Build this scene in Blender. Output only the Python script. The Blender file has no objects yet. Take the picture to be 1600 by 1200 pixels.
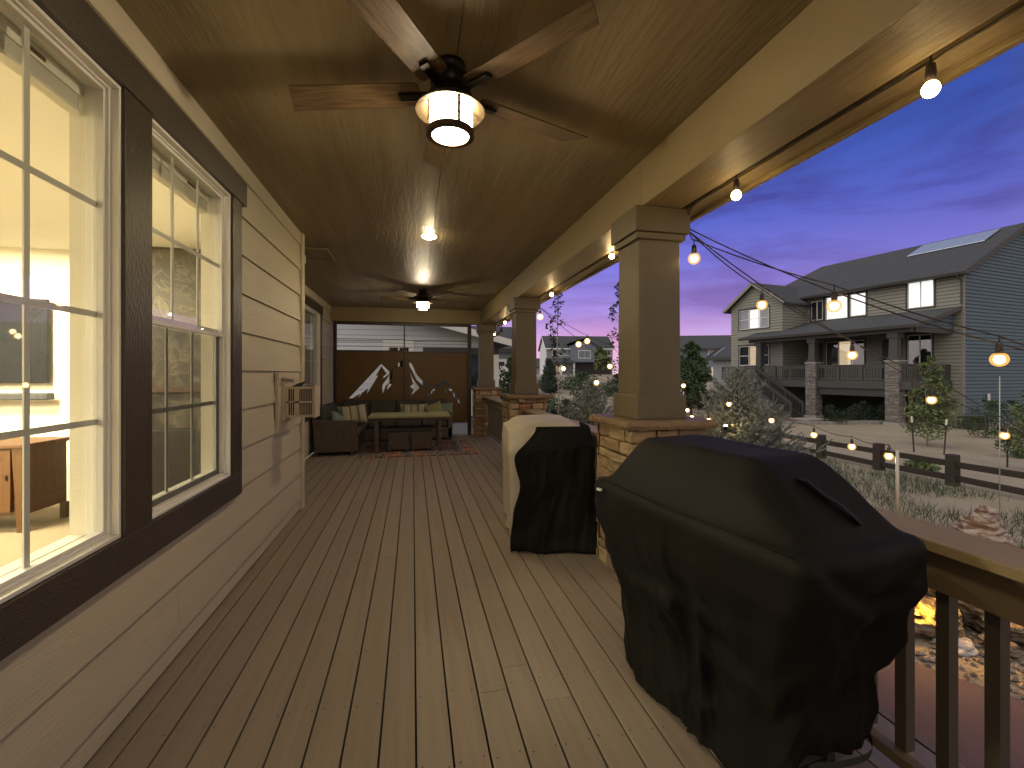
import bpy, math, random
from math import sin, cos, pi, radians as R_
from mathutils import Vector, Matrix, noise
S = bpy.context.scene
COL = S.collection
rnd = random.Random(7)

# ------------------------------------------------------------------ camera
YAW = math.atan(155 / 711)
cam_d = bpy.data.cameras.new('camera'); cam = bpy.data.objects.new('camera', cam_d); COL.objects.link(cam)
cam_d.sensor_width = 36; cam_d.lens = 36 * 711 / 1600
cam.location = (0, 0, 1.507); cam.rotation_euler = (pi / 2, 0, -YAW)
cam_d.shift_y = -16 / 1600
cam_d.clip_start = .05; cam_d.clip_end = 3000
S.camera = cam
S.view_settings.view_transform = 'Standard'; S.view_settings.look = 'None'
S.view_settings.exposure = 0.14; S.view_settings.gamma = 1
S.cycles.use_denoising = True
S.cycles.max_bounces = 7; S.cycles.diffuse_bounces = 4; S.cycles.transparent_max_bounces = 12
S.cycles.sample_clamp_indirect = 4
S.cycles.caustics_reflective = False; S.cycles.caustics_refractive = False

# ------------------------------------------------------------------ world: dusk sky
W = bpy.data.worlds.new('World'); S.world = W; W.use_nodes = True
nt = W.node_tree; N = nt.nodes; L = nt.links; N.clear()
def wn(t, **k):
    n = N.new(t)
    for a, b in k.items(): setattr(n, a, b)
    return n
def ramp_set(r, stops, interp='LINEAR'):
    cr = r.color_ramp; cr.interpolation = interp
    while len(cr.elements) > 1: cr.elements.remove(cr.elements[0])
    cr.elements[0].position = stops[0][0]; cr.elements[0].color = (*stops[0][1], 1)
    for p, c in stops[1:]:
        e = cr.elements.new(p); e.color = (*c, 1)
tc = wn('ShaderNodeTexCoord'); sep = wn('ShaderNodeSeparateXYZ'); L.new(tc.outputs['Generated'], sep.inputs[0])
rp = wn('ShaderNodeValToRGB'); L.new(sep.outputs['Z'], rp.inputs[0])
ramp_set(rp, [(0, (.92, .64, .78)), (.04, (.78, .51, .78)), (.085, (.58, .39, .78)), (.14, (.38, .27, .74)),
              (.21, (.22, .20, .70)), (.29, (.11, .14, .60)), (.38, (.058, .11, .50)), (.48, (.034, .08, .38)), (.65, (.018, .045, .22)), (1, (.015, .03, .15))])
mp = wn('ShaderNodeMapping'); L.new(tc.outputs['Generated'], mp.inputs[0]); mp.inputs['Scale'].default_value = (1.6, 1.6, 7.5)
mp.inputs['Rotation'].default_value = (R_(7), R_(-6), 0)
ns = wn('ShaderNodeTexNoise'); L.new(mp.outputs[0], ns.inputs['Vector']); ns.inputs['Scale'].default_value = 1.25
ns.inputs['Detail'].default_value = 9; ns.inputs['Roughness'].default_value = .58; ns.inputs['Distortion'].default_value = .5
r2 = wn('ShaderNodeValToRGB'); L.new(ns.outputs[0], r2.inputs[0]); ramp_set(r2, [(.43, (0, 0, 0)), (.62, (1, 1, 1))])
rc = wn('ShaderNodeValToRGB'); L.new(sep.outputs['Z'], rc.inputs[0])     # colour of the cloud streaks
ramp_set(rc, [(0, (.90, .48, .60)), (.06, (.78, .33, .58)), (.13, (.27, .17, .50)), (.25, (.085, .07, .33)), (.45, (.03, .05, .24))])
mx = wn('ShaderNodeMix', data_type='RGBA'); mfac = wn('ShaderNodeMath', operation='MULTIPLY'); mfac.inputs[1].default_value = .95
L.new(r2.outputs[0], mfac.inputs[0]); L.new(mfac.outputs[0], mx.inputs[0]); L.new(rp.outputs[0], mx.inputs[6]); L.new(rc.outputs[0], mx.inputs[7])
# unseen twilight half behind and left of the camera, brightened to light the yard
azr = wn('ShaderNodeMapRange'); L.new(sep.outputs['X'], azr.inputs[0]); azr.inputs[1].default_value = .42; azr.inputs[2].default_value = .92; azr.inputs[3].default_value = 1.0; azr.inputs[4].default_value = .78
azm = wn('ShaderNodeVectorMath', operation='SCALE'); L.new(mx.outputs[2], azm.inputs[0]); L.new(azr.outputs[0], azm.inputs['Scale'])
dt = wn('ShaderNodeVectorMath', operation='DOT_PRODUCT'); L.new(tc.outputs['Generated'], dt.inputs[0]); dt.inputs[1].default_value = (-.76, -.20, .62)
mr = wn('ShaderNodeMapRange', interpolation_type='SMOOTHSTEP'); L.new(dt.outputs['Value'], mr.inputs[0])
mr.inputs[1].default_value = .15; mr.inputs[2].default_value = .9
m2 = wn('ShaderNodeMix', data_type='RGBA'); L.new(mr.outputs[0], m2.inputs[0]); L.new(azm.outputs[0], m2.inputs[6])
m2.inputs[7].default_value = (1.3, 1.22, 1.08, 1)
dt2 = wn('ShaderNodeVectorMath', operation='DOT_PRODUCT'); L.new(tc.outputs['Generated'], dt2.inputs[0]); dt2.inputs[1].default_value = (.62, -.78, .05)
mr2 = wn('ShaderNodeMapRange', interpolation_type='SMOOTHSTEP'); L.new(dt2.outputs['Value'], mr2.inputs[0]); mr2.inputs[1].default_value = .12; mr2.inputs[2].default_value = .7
m3 = wn('ShaderNodeMix', data_type='RGBA'); L.new(mr2.outputs[0], m3.inputs[0]); L.new(m2.outputs[2], m3.inputs[6]); m3.inputs[7].default_value = (.56, .48, .47, 1)  # unseen sky behind right, greyed to take purple out of the wall's light
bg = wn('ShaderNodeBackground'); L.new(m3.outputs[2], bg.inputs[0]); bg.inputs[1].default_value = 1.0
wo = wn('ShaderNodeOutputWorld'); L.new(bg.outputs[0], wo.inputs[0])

# ------------------------------------------------------------------ materials
MATS = {}
def mat(name, col, rough=.6, col2=None, nscale=6, namt=.5, stretch=(1, 1, 1), bscale=None, bstr=.3, bdist=.01,
        bstretch=None, spec=.5, metal=0, emit=None, estr=0, island=None, detail=6, wave=None, sheen=0):
    m = bpy.data.materials.new(name); m.use_nodes = True; MATS[name] = m
    t = m.node_tree; n = t.nodes; l = t.links; p = n['Principled BSDF']
    p.inputs['Roughness'].default_value = rough; p.inputs['Metallic'].default_value = metal
    p.inputs['Specular IOR Level'].default_value = spec
    if sheen: p.inputs['Sheen Weight'].default_value = sheen
    p.inputs['Base Color'].default_value = (*col, 1)
    co = n.new('ShaderNodeTexCoord')
    out = None
    if col2 is not None:
        mpn = n.new('ShaderNodeMapping'); l.new(co.outputs['Object'], mpn.inputs[0]); mpn.inputs['Scale'].default_value = stretch
        nz = n.new('ShaderNodeTexNoise'); l.new(mpn.outputs[0], nz.inputs['Vector']); nz.inputs['Scale'].default_value = nscale
        nz.inputs['Detail'].default_value = detail; nz.inputs['Roughness'].default_value = .6
        r = n.new('ShaderNodeValToRGB'); l.new(nz.outputs[0], r.inputs[0])
        ramp_set(r, [(.5 - namt / 2, col), (.5 + namt / 2, col2)]); out = r.outputs[0]
    if island:
        g = n.new('ShaderNodeNewGeometry'); r = n.new('ShaderNodeValToRGB'); l.new(g.outputs['Random Per Island'], r.inputs[0])
        ramp_set(r, [(i / max(1, len(island) - 1), c) for i, c in enumerate(island)], 'LINEAR')
        if out is None: out = r.outputs[0]
        else:
            x = n.new('ShaderNodeMix'); x.data_type = 'RGBA'; x.blend_type = 'MULTIPLY'; x.inputs[0].default_value = 1
            l.new(out, x.inputs[6]); l.new(r.outputs[0], x.inputs[7]); out = x.outputs[2]
    if out is not None: l.new(out, p.inputs['Base Color'])
    if bscale:
        mpb = n.new('ShaderNodeMapping'); l.new(co.outputs['Object'], mpb.inputs[0]); mpb.inputs['Scale'].default_value = bstretch or stretch
        if wave:
            nb = n.new('ShaderNodeTexWave'); nb.inputs['Scale'].default_value = bscale; nb.inputs['Distortion'].default_value = wave
            nb.inputs['Detail'].default_value = 4; nb.bands_direction = 'X'
        else:
            nb = n.new('ShaderNodeTexNoise'); nb.inputs['Scale'].default_value = bscale; nb.inputs['Detail'].default_value = 5
        l.new(mpb.outputs[0], nb.inputs['Vector'])
        b = n.new('ShaderNodeBump'); b.inputs['Strength'].default_value = bstr; b.inputs['Distance'].default_value = bdist
        l.new(nb.outputs['Fac'], b.inputs['Height']); l.new(b.outputs[0], p.inputs['Normal'])
    if emit:
        p.inputs['Emission Color'].default_value = (*emit, 1); p.inputs['Emission Strength'].default_value = estr
    return m
def glass(name, tint=(1, 1, 1), ior=1.5, extra=0.0):
    m = bpy.data.materials.new(name); m.use_nodes = True; t = m.node_tree; n = t.nodes; l = t.links; n.clear()
    tr = n.new('ShaderNodeBsdfTransparent'); tr.inputs[0].default_value = (*tint, 1)
    gl = n.new('ShaderNodeBsdfGlossy'); gl.inputs['Roughness'].default_value = .01
    lw = n.new('ShaderNodeLayerWeight'); lw.inputs[0].default_value = .5
    pw = n.new('ShaderNodeMath'); pw.operation = 'POWER'; pw.inputs[1].default_value = 4.2; l.new(lw.outputs['Facing'], pw.inputs[0])
    fr = n.new('ShaderNodeMath'); fr.operation = 'MULTIPLY'; fr.inputs[1].default_value = .75; l.new(pw.outputs[0], fr.inputs[0])
    ad = n.new('ShaderNodeMath'); ad.operation = 'ADD'; ad.inputs[1].default_value = extra; l.new(fr.outputs[0], ad.inputs[0])
    mxs = n.new('ShaderNodeMixShader'); l.new(ad.outputs[0], mxs.inputs[0]); l.new(tr.outputs[0], mxs.inputs[1]); l.new(gl.outputs[0], mxs.inputs[2])
    o = n.new('ShaderNodeOutputMaterial'); l.new(mxs.outputs[0], o.inputs[0]); MATS[name] = m
    return m
M = MATS
mat('ceiling_paint', (.19, .145, .080), .44, (.29, .225, .13), 2.2, .4, (3.5, .35, 1), 9, .6, .011, (4, .42, 1), spec=.32)
mat('beam_paint', (.22, .168, .085), .5, (.26, .20, .105), 3, .5, (1, .3, 1), 30, .25, .004, (5, .6, 5))
mat('soffit_paint', (.20, .15, .078), .36, (.31, .24, .13), 5, .35, (8, .3, 8), 22, 1, .009, (9, .3, 1))
mat('column_paint', (.10, .080, .046), .45, (.135, .108, .062), 4, .5, (1, 1, .2), 60, .45, .004, (6, 6, .8))
mat('siding', (.48, .43, .325), .5, (.54, .485, .37), 4, .5, (1, .25, 3), 22, .75, .004, (1, .8, 7))
mat('dark_trim', (.034, .026, .018), .40, (.052, .040, .029), 5, .5, (1, 1, .3), 45, .8, .006, (3, 1.5, .6), spec=.6)
mat('dark_trim_flat', (.034, .026, .018), .40, (.052, .040, .029), 5, .5, (1, .3, 1), 45, .8, .006, (3, .6, 4), spec=.6)
mat('white_vinyl', (.72, .70, .66), .35)
mat('deck_board', (.225, .180, .148), .56, (.325, .265, .220), 4, .7, (7, .30, 1), 45, .5, .003, (7, .3, 1),
    island=[(.84, .83, .82), (1, 1, 1), (.90, .90, .91), (.98, .95, .91)])
mat('deck_dark', (.008, .006, .005), .9)
mat('screw', (.05, .035, .03), .6)
mat('rail_paint', (.17, .125, .07), .45, (.20, .15, .09), 5, .5, (1, .2, 1), 40, .3, .003, (6, .5, 6))
mat('baluster_paint', (.085, .07, .05), .45, None, bscale=50, bstr=.2, bdist=.002)
mat('rail_cap', (.27, .20, .10), .55, (.35, .265, .14), 12, .6, (5, .5, 1), 50, .5, .003, (6, .6, 1))
mat('veneer_stone', (.50, .46, .40), .75, (.95, .90, .82), 9, .7, (1, 1, 1.6), 18, 1, .02, (1, 1, 2),
    island=[(.62, .50, .33), (.46, .33, .20), (.30, .19, .11), (.52, .42, .28), (.36, .17, .09), (.40, .32, .22), (.56, .44, .27), (.24, .19, .14), (.50, .40, .27)])
mat('mortar', (.12, .085, .05), .9, None, bscale=40, bstr=.5)
mat('cap_stone', (.13, .078, .040), .55, (.24, .16, .09), 6, .6, (1, 1, 2), 18, .8, .012)
mat('blade_wood', (.048, .029, .013), .45, (.155, .10, .048), 7, .35, (1, 9, 9), 40, .4, .002, (1, 8, 8))
mat('bronze', (.02, .016, .012), .35, metal=.6)
mat('bronze_light', (.075, .052, .026), .45, metal=.5)
def glow_glass(name, col, strength, clear):
    m = bpy.data.materials.new(name); m.use_nodes = True; t = m.node_tree; n = t.nodes; l = t.links; n.clear(); MATS[name] = m
    tr = n.new('ShaderNodeBsdfTransparent'); em = n.new('ShaderNodeEmission'); em.inputs[0].default_value = (*col, 1); em.inputs[1].default_value = strength
    mxs = n.new('ShaderNodeMixShader'); mxs.inputs[0].default_value = 1 - clear; l.new(tr.outputs[0], mxs.inputs[1]); l.new(em.outputs[0], mxs.inputs[2])
    o = n.new('ShaderNodeOutputMaterial'); l.new(mxs.outputs[0], o.inputs[0])
ms = bpy.data.materials.new('insect_mesh'); ms.use_nodes = True; MATS['insect_mesh'] = ms
_t = ms.node_tree; _t.nodes.clear(); _a = _t.nodes.new('ShaderNodeBsdfTransparent'); _b = _t.nodes.new('ShaderNodeBsdfDiffuse'); _b.inputs[0].default_value = (.05, .05, .05, 1)
_m = _t.nodes.new('ShaderNodeMixShader'); _m.inputs[0].default_value = .58; _o = _t.nodes.new('ShaderNodeOutputMaterial')
_t.links.new(_a.outputs[0], _m.inputs[1]); _t.links.new(_b.outputs[0], _m.inputs[2]); _t.links.new(_m.outputs[0], _o.inputs[0])
glow_glass('lamp_glass', (1, .81, .55), 42, .5)
glow_glass('halo_amber', (1, .50, .12), 1.3, .45)  # weak emission for the halo shell round the bulbs
mat('can_glass', (.9, .85, .7), .4, emit=(1, .78, .42), estr=300)
mat('bulb_glow', (.9, .8, .6), .3, emit=(1, .70, .32), estr=48)
mat('bulb_glow_cool', (.9, .8, .6), .3, emit=(1, .86, .62), estr=30)
mat('cable', (.030, .022, .015), .5)
mat('socket', (.035, .025, .02), .45)
mat('black_cover', (.0050, .0046, .0042), .68, (.0085, .0078, .0070), 4, .6, (1, 1, 1), 500, .25, .0008, (1, 1, 1), spec=.16)
mat('black_strap', (.006, .006, .006), .7, spec=.2)
mat('beige_cover', (.47, .43, .36), .7, (.54, .49, .42), 4, .5, (1, 1, 1), 300, .2, .0008)
mat('strap_grey', (.03, .03, .029), .6)
mat('patch', (.6, .6, .58), .6)
mat('wicker', (.060, .045, .036), .55, (.115, .088, .068), 55, .3, (1, 1, .15), 90, .8, .004, (1, 1, .6))
mat('cushion', (.045, .038, .032), .85, (.058, .05, .043), 20, .5, bscale=180, bstr=.2, bdist=.001)
mat('table_top', (.27, .27, .13), .45, (.32, .31, .16), 5, .4, (1, 8, 1), bscale=60, bstr=.1, bdist=.001)
mat('wicker_dark', (.05, .04, .033), .6, None, bscale=90, bstr=.6, bdist=.003)
mat('pillow_sage', (.14, .19, .15), .85, None, bscale=150, bstr=.2, bdist=.001)
mat('pillow_yellow', (.25, .23, .09), .85, (.20, .20, .10), 20, .4, bscale=150, bstr=.2, bdist=.001)
mat('screen_metal', (.095, .046, .005), .5, (.12, .058, .008), 3, .5, bscale=60, bstr=.1, bdist=.001)
mat('screen_frame', (.025, .016, .010), .45)
mat('interior_wall', (.78, .74, .63), .75, None, bscale=90, bstr=.15, bdist=.002)
mat('interior_ceiling', (.8, .78, .7), .8)
mat('carpet', (.15, .11, .065), .95, (.20, .15, .09), 25, .6, bscale=200, bstr=.5, bdist=.004)
mat('oak', (.06, .022, .004), .4, (.095, .038, .008), 8, .5, (6, 6, .6), bscale=40, bstr=.2, bdist=.001, bstretch=(5, 5, .5))
mat('oak_dark', (.05, .022, .008), .45, (.075, .035, .013), 8, .5, (6, 6, .6))
mat('tv_black', (.008, .008, .010), .35, spec=.15)
mat('leather', (.018, .013, .010), .4, None, bscale=30, bstr=.2, bdist=.004)
mat('interior_lamp', (1, 1, .9), .5, emit=(1, .88, .62), estr=14)
mat('lawn_dry', (.27, .225, .155), .95, (.37, .32, .24), 1.3, .5, (1, 1, 1), 30, .8, .04, detail=9)
mat('path', (.095, .055, .075), .8, (.125, .075, .098), 3, .5, bscale=60, bstr=.3, bdist=.004)
mat('mulch', (.09, .04, .025), .95, (.16, .075, .045), 20, .5, bscale=50, bstr=1, bdist=.03)
mat('grass_blade', (.07, .10, .045), .7, island=[(.03, .055, .025), (.05, .08, .04), (.12, .125, .07), (.04, .07, .035)])
mat('gravel', (.3, .28, .26), .8, island=[(.10, .085, .08), (.22, .19, .18), (.30, .26, .24), (.15, .10, .08), (.36, .33, .31)])
mat('edging', (.34, .32, .30), .85, (.24, .23, .22), 8, .5, bscale=30, bstr=.6, bdist=.02)
mat('boulder', (.09, .07, .055), .7, (.22, .17, .12), 5, .5, (1, 1, 3), 14, 1, .03, (1, 1, 3))
mat('pale_boulder', (.42, .40, .40), .7, (.62, .60, .60), 5, .5, (1, 1, 2), 14, 1, .03)
mat('petrified', (.14, .07, .04), .6, (.46, .38, .32), 5, .14, (1, 1, 5), 16, 1, .02, (1, 1, 4))
mat('fence_wood', (.030, .023, .018), .8, (.05, .038, .03), 8, .5, (4, .5, 4), 40, .6, .006)
mat('needle', (.27, .27, .20), .7, island=[(.15, .18, .16), (.27, .29, .26), (.21, .24, .22), (.34, .32, .26)])
mat('needle_dark', (.06, .085, .06), .7, island=[(.045, .07, .05), (.08, .105, .07), (.06, .08, .06)])
mat('bark', (.12, .09, .07), .9, None, bscale=30, bstr=.6)
mat('bark_pale', (.40, .37, .32), .8, (.2, .18, .15), 20, .4)
mat('leaf_dark', (.03, .045, .03), .85, spec=.1, island=[(.02, .035, .025), (.045, .065, .04), (.03, .05, .035)])
mat('leaf_green', (.10, .14, .05), .6, island=[(.06, .10, .035), (.13, .17, .06), (.18, .20, .08), (.09, .14, .05)])
mat('leaf_mid', (.045, .075, .035), .75, spec=.2, island=[(.03, .055, .03), (.06, .095, .04), (.08, .11, .05)])
mat('stake', (.03, .03, .03), .6)
mat('white_paint', (.75, .75, .74), .5)
mat('metal_pole', (.45, .42, .38), .4, metal=.4)
mat('roof_shingle', (.032, .036, .044), .9, (.085, .09, .10), 6, .4, (1, 2.5, 2.5), 25, 1, .02, detail=9)
mat('nb_siding', (.235, .225, .195), .7, (.27, .26, .225), 2, .5, bscale=25, bstr=.2, bdist=.003)
mat('nb_siding_blue', (.085, .13, .17), .7, (.10, .15, .19), 2, .5, bscale=25, bstr=.2, bdist=.003)
mat('nb_trim', (.045, .043, .042), .6)
mat('nb_rail', (.060, .056, .054), .6)
mat('nb_dark', (.035, .033, .032), .8)
mat('nb_stone', (.7, .7, .7), .85, (1, 1, 1), 8, .6, bscale=20, bstr=.8, bdist=.02,
    island=[(.26, .24, .22), (.18, .165, .155), (.34, .31, .29), (.15, .14, .135), (.30, .26, .23)])
mat('concrete', (.36, .34, .32), .85, (.30, .29, .27), 6, .5, bscale=40, bstr=.3)
mat('blind_lit', (.9, .9, .85), .6, emit=(1, .95, .84), estr=1.5)
mat('room_lit', (.8, .7, .5), .6, (.5, .4, .3), 3, .4, emit=(1, .72, .40), estr=.9)
mat('room_dark', (.02, .02, .024), .5)
mat('grey_blind', (.40, .41, .43), .6)
mat('solar_glass', (.42, .50, .62), .25, (.48, .56, .68), 2, .4, spec=1, metal=.3)
mat('end_siding', (.60, .62, .66), .7)
mat('far_siding_white', (.62, .64, .66), .7)
mat('far_siding_blue', (.17, .20, .25), .7)
mat('far_siding_grey', (.25, .27, .30), .7)
mat('red_wood', (.13, .055, .03), .75)
mat('cedar_box', (.46, .39, .29), .5, (.52, .44, .33), 4, .5, bscale=50, bstr=.2, bdist=.002)
glass('pane', (.97, .98, .96), 1.5, .035)
glass('pane_far', (.8, .82, .85), 1.5, .12)
glass('bulb_clear', (1, .95, .85), 1.3, .0)

# striped cushion, patterned rug and marble have patterns of their own
def stripes(name, cols, axis='X', scale=8):
    m = bpy.data.materials.new(name); m.use_nodes = True; MATS[name] = m; t = m.node_tree; n = t.nodes; l = t.links; p = n['Principled BSDF']
    p.inputs['Roughness'].default_value = .85
    co = n.new('ShaderNodeTexCoord'); sp = n.new('ShaderNodeSeparateXYZ'); l.new(co.outputs['Object'], sp.inputs[0])
    mu = n.new('ShaderNodeMath'); mu.operation = 'MULTIPLY'; mu.inputs[1].default_value = scale; l.new(sp.outputs[axis], mu.inputs[0])
    fr = n.new('ShaderNodeMath'); fr.operation = 'FRACT'; l.new(mu.outputs[0], fr.inputs[0])
    r = n.new('ShaderNodeValToRGB'); l.new(fr.outputs[0], r.inputs[0]); ramp_set(r, [(i / len(cols), c) for i, c in enumerate(cols)], 'CONSTANT')
    l.new(r.outputs[0], p.inputs['Base Color']); return m
stripes('pillow_stripe', [(.38, .33, .23), (.30, .26, .17), (.12, .115, .10), (.32, .34, .27), (.38, .33, .23), (.42, .38, .28), (.20, .14, .07), (.36, .32, .22)], 'X', 3.1)
def rug_mat():
    m = bpy.data.materials.new('rug_pattern'); m.use_nodes = True; MATS['rug_pattern'] = m; t = m.node_tree; n = t.nodes; l = t.links; p = n['Principled BSDF']
    p.inputs['Roughness'].default_value = .95
    co = n.new('ShaderNodeTexCoord')
    mpn = n.new('ShaderNodeMapping'); l.new(co.outputs['Object'], mpn.inputs[0]); mpn.inputs['Scale'].default_value = (2.0, 2.0, 2)
    nz = n.new('ShaderNodeTexNoise'); nz.inputs['Scale'].default_value = 7; l.new(co.outputs['Object'], nz.inputs['Vector'])
    ad = n.new('ShaderNodeMix'); ad.data_type = 'RGBA'; ad.inputs[0].default_value = .10; l.new(mpn.outputs[0], ad.inputs[6]); l.new(nz.outputs['Color'], ad.inputs[7])
    v = n.new('ShaderNodeTexVoronoi'); v.inputs['Scale'].default_value = 1.15; l.new(ad.outputs[2], v.inputs['Vector']); v.inputs['Randomness'].default_value = .35
    r = n.new('ShaderNodeValToRGB'); l.new(v.outputs['Distance'], r.inputs[0])
    ramp_set(r, [(0, (.55, .48, .36)), (.06, (.30, .06, .03)), (.14, (.52, .42, .28)), (.17, (.36, .10, .04)), (.30, (.55, .46, .32)), (.345, (.04, .05, .09)), (.40, (.40, .20, .10)), (.46, (.045, .06, .11)), (.56, (.45, .38, .27)), (.62, (.05, .06, .10))], 'CONSTANT')
    v2 = n.new('ShaderNodeTexVoronoi'); v2.inputs['Scale'].default_value = 7; l.new(ad.outputs[2], v2.inputs['Vector'])
    r2_ = n.new('ShaderNodeValToRGB'); l.new(v2.outputs['Distance'], r2_.inputs[0]); ramp_set(r2_, [(0, (.9, .7, .5)), (.18, (1, 1, 1)), (.5, (.45, .5, .6))], 'CONSTANT')
    x = n.new('ShaderNodeMix'); x.data_type = 'RGBA'; x.blend_type = 'MULTIPLY'; x.inputs[0].default_value = .7
    l.new(r.outputs[0], x.inputs[6]); l.new(r2_.outputs[0], x.inputs[7]); l.new(x.outputs[2], p.inputs['Base Color'])
rug_mat()
def marble():
    m = bpy.data.materials.new('brown_marble'); m.use_nodes = True; MATS['brown_marble'] = m; t = m.node_tree; n = t.nodes; l = t.links; p = n['Principled BSDF']
    p.inputs['Roughness'].default_value = .55
    co = n.new('ShaderNodeTexCoord'); nz = n.new('ShaderNodeTexNoise'); nz.inputs['Scale'].default_value = 2.2; nz.inputs['Detail'].default_value = 8; nz.inputs['Distortion'].default_value = 2.2
    l.new(co.outputs['Object'], nz.inputs['Vector']); r = n.new('ShaderNodeValToRGB'); l.new(nz.outputs[0], r.inputs[0])
    ramp_set(r, [(.3, (.018, .013, .008)), (.46, (.04, .03, .018)), (.495, (.13, .105, .06)), (.53, (.04, .03, .018)), (.7, (.075, .058, .034))]); l.new(r.outputs[0], p.inputs['Base Color'])
marble()

# ------------------------------------------------------------------ mesh builder
class MB:
    def __init__(s): s.v = []; s.f = []
    def face(s, *idx): s.f.append(tuple(idx))
    def pts(s, P):
        b = len(s.v); s.v += [tuple(p) for p in P]; return b
    def hexa(s, P):          # 8 points: bottom ring (4), top ring (4)
        b = s.pts(P)
        for q in ((3, 2, 1, 0), (4, 5, 6, 7), (0, 1, 5, 4), (1, 2, 6, 5), (2, 3, 7, 6), (3, 0, 4, 7)): s.f.append(tuple(b + i for i in q))
    def box(s, x0, y0, z0, x1, y1, z1):
        if x0 > x1: x0, x1 = x1, x0
        if y0 > y1: y0, y1 = y1, y0
        if z0 > z1: z0, z1 = z1, z0
        s.hexa([(x0, y0, z0), (x1, y0, z0), (x1, y1, z0), (x0, y1, z0), (x0, y0, z1), (x1, y0, z1), (x1, y1, z1), (x0, y1, z1)]); return s
    def bar(s, p0, p1, w, h, up=(0, 0, 1)):      # box beam between two points
        p0 = Vector(p0); p1 = Vector(p1); d = (p1 - p0).normalized(); up = Vector(up)
        sx = d.cross(up).normalized() * (w / 2); uz = sx.cross(d).normalized() * (h / 2)
        s.hexa([p0 - sx - uz, p0 + sx - uz, p1 + sx - uz, p1 - sx - uz, p0 - sx + uz, p0 + sx + uz, p1 + sx + uz, p1 - sx + uz]); return s
    def prism(s, poly, ax, a0, a1):             # polygon extruded along an axis; poly = 2d in the other two axes (in order)
        def P(q, a):
            return (a, q[0], q[1]) if ax == 0 else (q[0], a, q[1]) if ax == 1 else (q[0], q[1], a)
        n = len(poly); b = s.pts([P(q, a0) for q in poly] + [P(q, a1) for q in poly])
        s.f.append(tuple(b + i for i in range(n))[::-1]); s.f.append(tuple(b + n + i for i in range(n)))
        for i in range(n): j = (i + 1) % n; s.f.append((b + i, b + j, b + n + j, b + n + i))
        return s
    def tube(s, P, r, n=6, r1=None):
        P = [Vector(p) for p in P]; m = len(P); rings = []
        for i, p in enumerate(P):
            d = (P[min(i + 1, m - 1)] - P[max(i - 1, 0)]).normalized()
            a = d.cross(Vector((0, 0, 1)) if abs(d.z) < .95 else Vector((1, 0, 0))).normalized(); c = d.cross(a)
            rr = r if r1 is None else r + (r1 - r) * i / (m - 1)
            rings.append(s.pts([p + (a * cos(2 * pi * k / n) + c * sin(2 * pi * k / n)) * rr for k in range(n)]))
        for i in range(m - 1):
            for k in range(n): q = (k + 1) % n; s.f.append((rings[i] + k, rings[i] + q, rings[i + 1] + q, rings[i + 1] + k))
        s.f.append(tuple(rings[0] + k for k in range(n))[::-1]); s.f.append(tuple(rings[-1] + k for k in range(n))); return s
    def lathe(s, cx, cy, prof, n=24, cap=True):  # profile of (radius, z)
        rings = [s.pts([(cx + r * cos(2 * pi * k / n), cy + r * sin(2 * pi * k / n), z) for k in range(n)]) for r, z in prof]
        for i in range(len(prof) - 1):
            for k in range(n): q = (k + 1) % n; s.f.append((rings[i] + k, rings[i] + q, rings[i + 1] + q, rings[i + 1] + k))
        if cap: s.f.append(tuple(rings[0] + k for k in range(n))[::-1]); s.f.append(tuple(rings[-1] + k for k in range(n)))
        return s
    def build(s, name, m, parent=None, smooth=False, bevel=0, loc=None):
        me = bpy.data.meshes.new(name); vs = s.v
        if loc is not None and parent is None: vs = [(x - loc[0], y - loc[1], z - loc[2]) for x, y, z in vs]
        me.from_pydata(vs, [], s.f); me.update()
        me.materials.append(M[m] if isinstance(m, str) else m)
        if smooth: me.shade_smooth()
        o = bpy.data.objects.new(name, me); COL.objects.link(o)
        if parent is not None: o.parent = parent
        elif loc is not None: o.location = loc
        if bevel:
            b = o.modifiers.new('bevel', 'BEVEL'); b.width = bevel; b.segments = 2; b.limit_method = 'ANGLE'; b.angle_limit = R_(40)
        return o
def tag(o, label, cat, group=None):
    o['label'] = label; o['category'] = cat
    if group: o['group'] = group
    return o
def thing(name, label, cat, loc=(0, 0, 0), rz=0, group=None):
    o = bpy.data.objects.new(name, None); COL.objects.link(o); o.location = loc; o.rotation_euler = (0, 0, rz); o.empty_display_size = .2
    return tag(o, label, cat, group)
def struct(o): o['kind'] = 'structure'; return o
KIDS = {}
def copy_tree(o, parent=None):
    c = o.copy(); COL.objects.link(c)
    if parent is not None: c.parent = parent
    for ch in o.children: copy_tree(ch, c)
    return c
def box(*a): return MB().box(*a)
def ss(a, b, x): t = max(0, min(1, (x - a) / (b - a))); return t * t * (3 - 2 * t)

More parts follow.
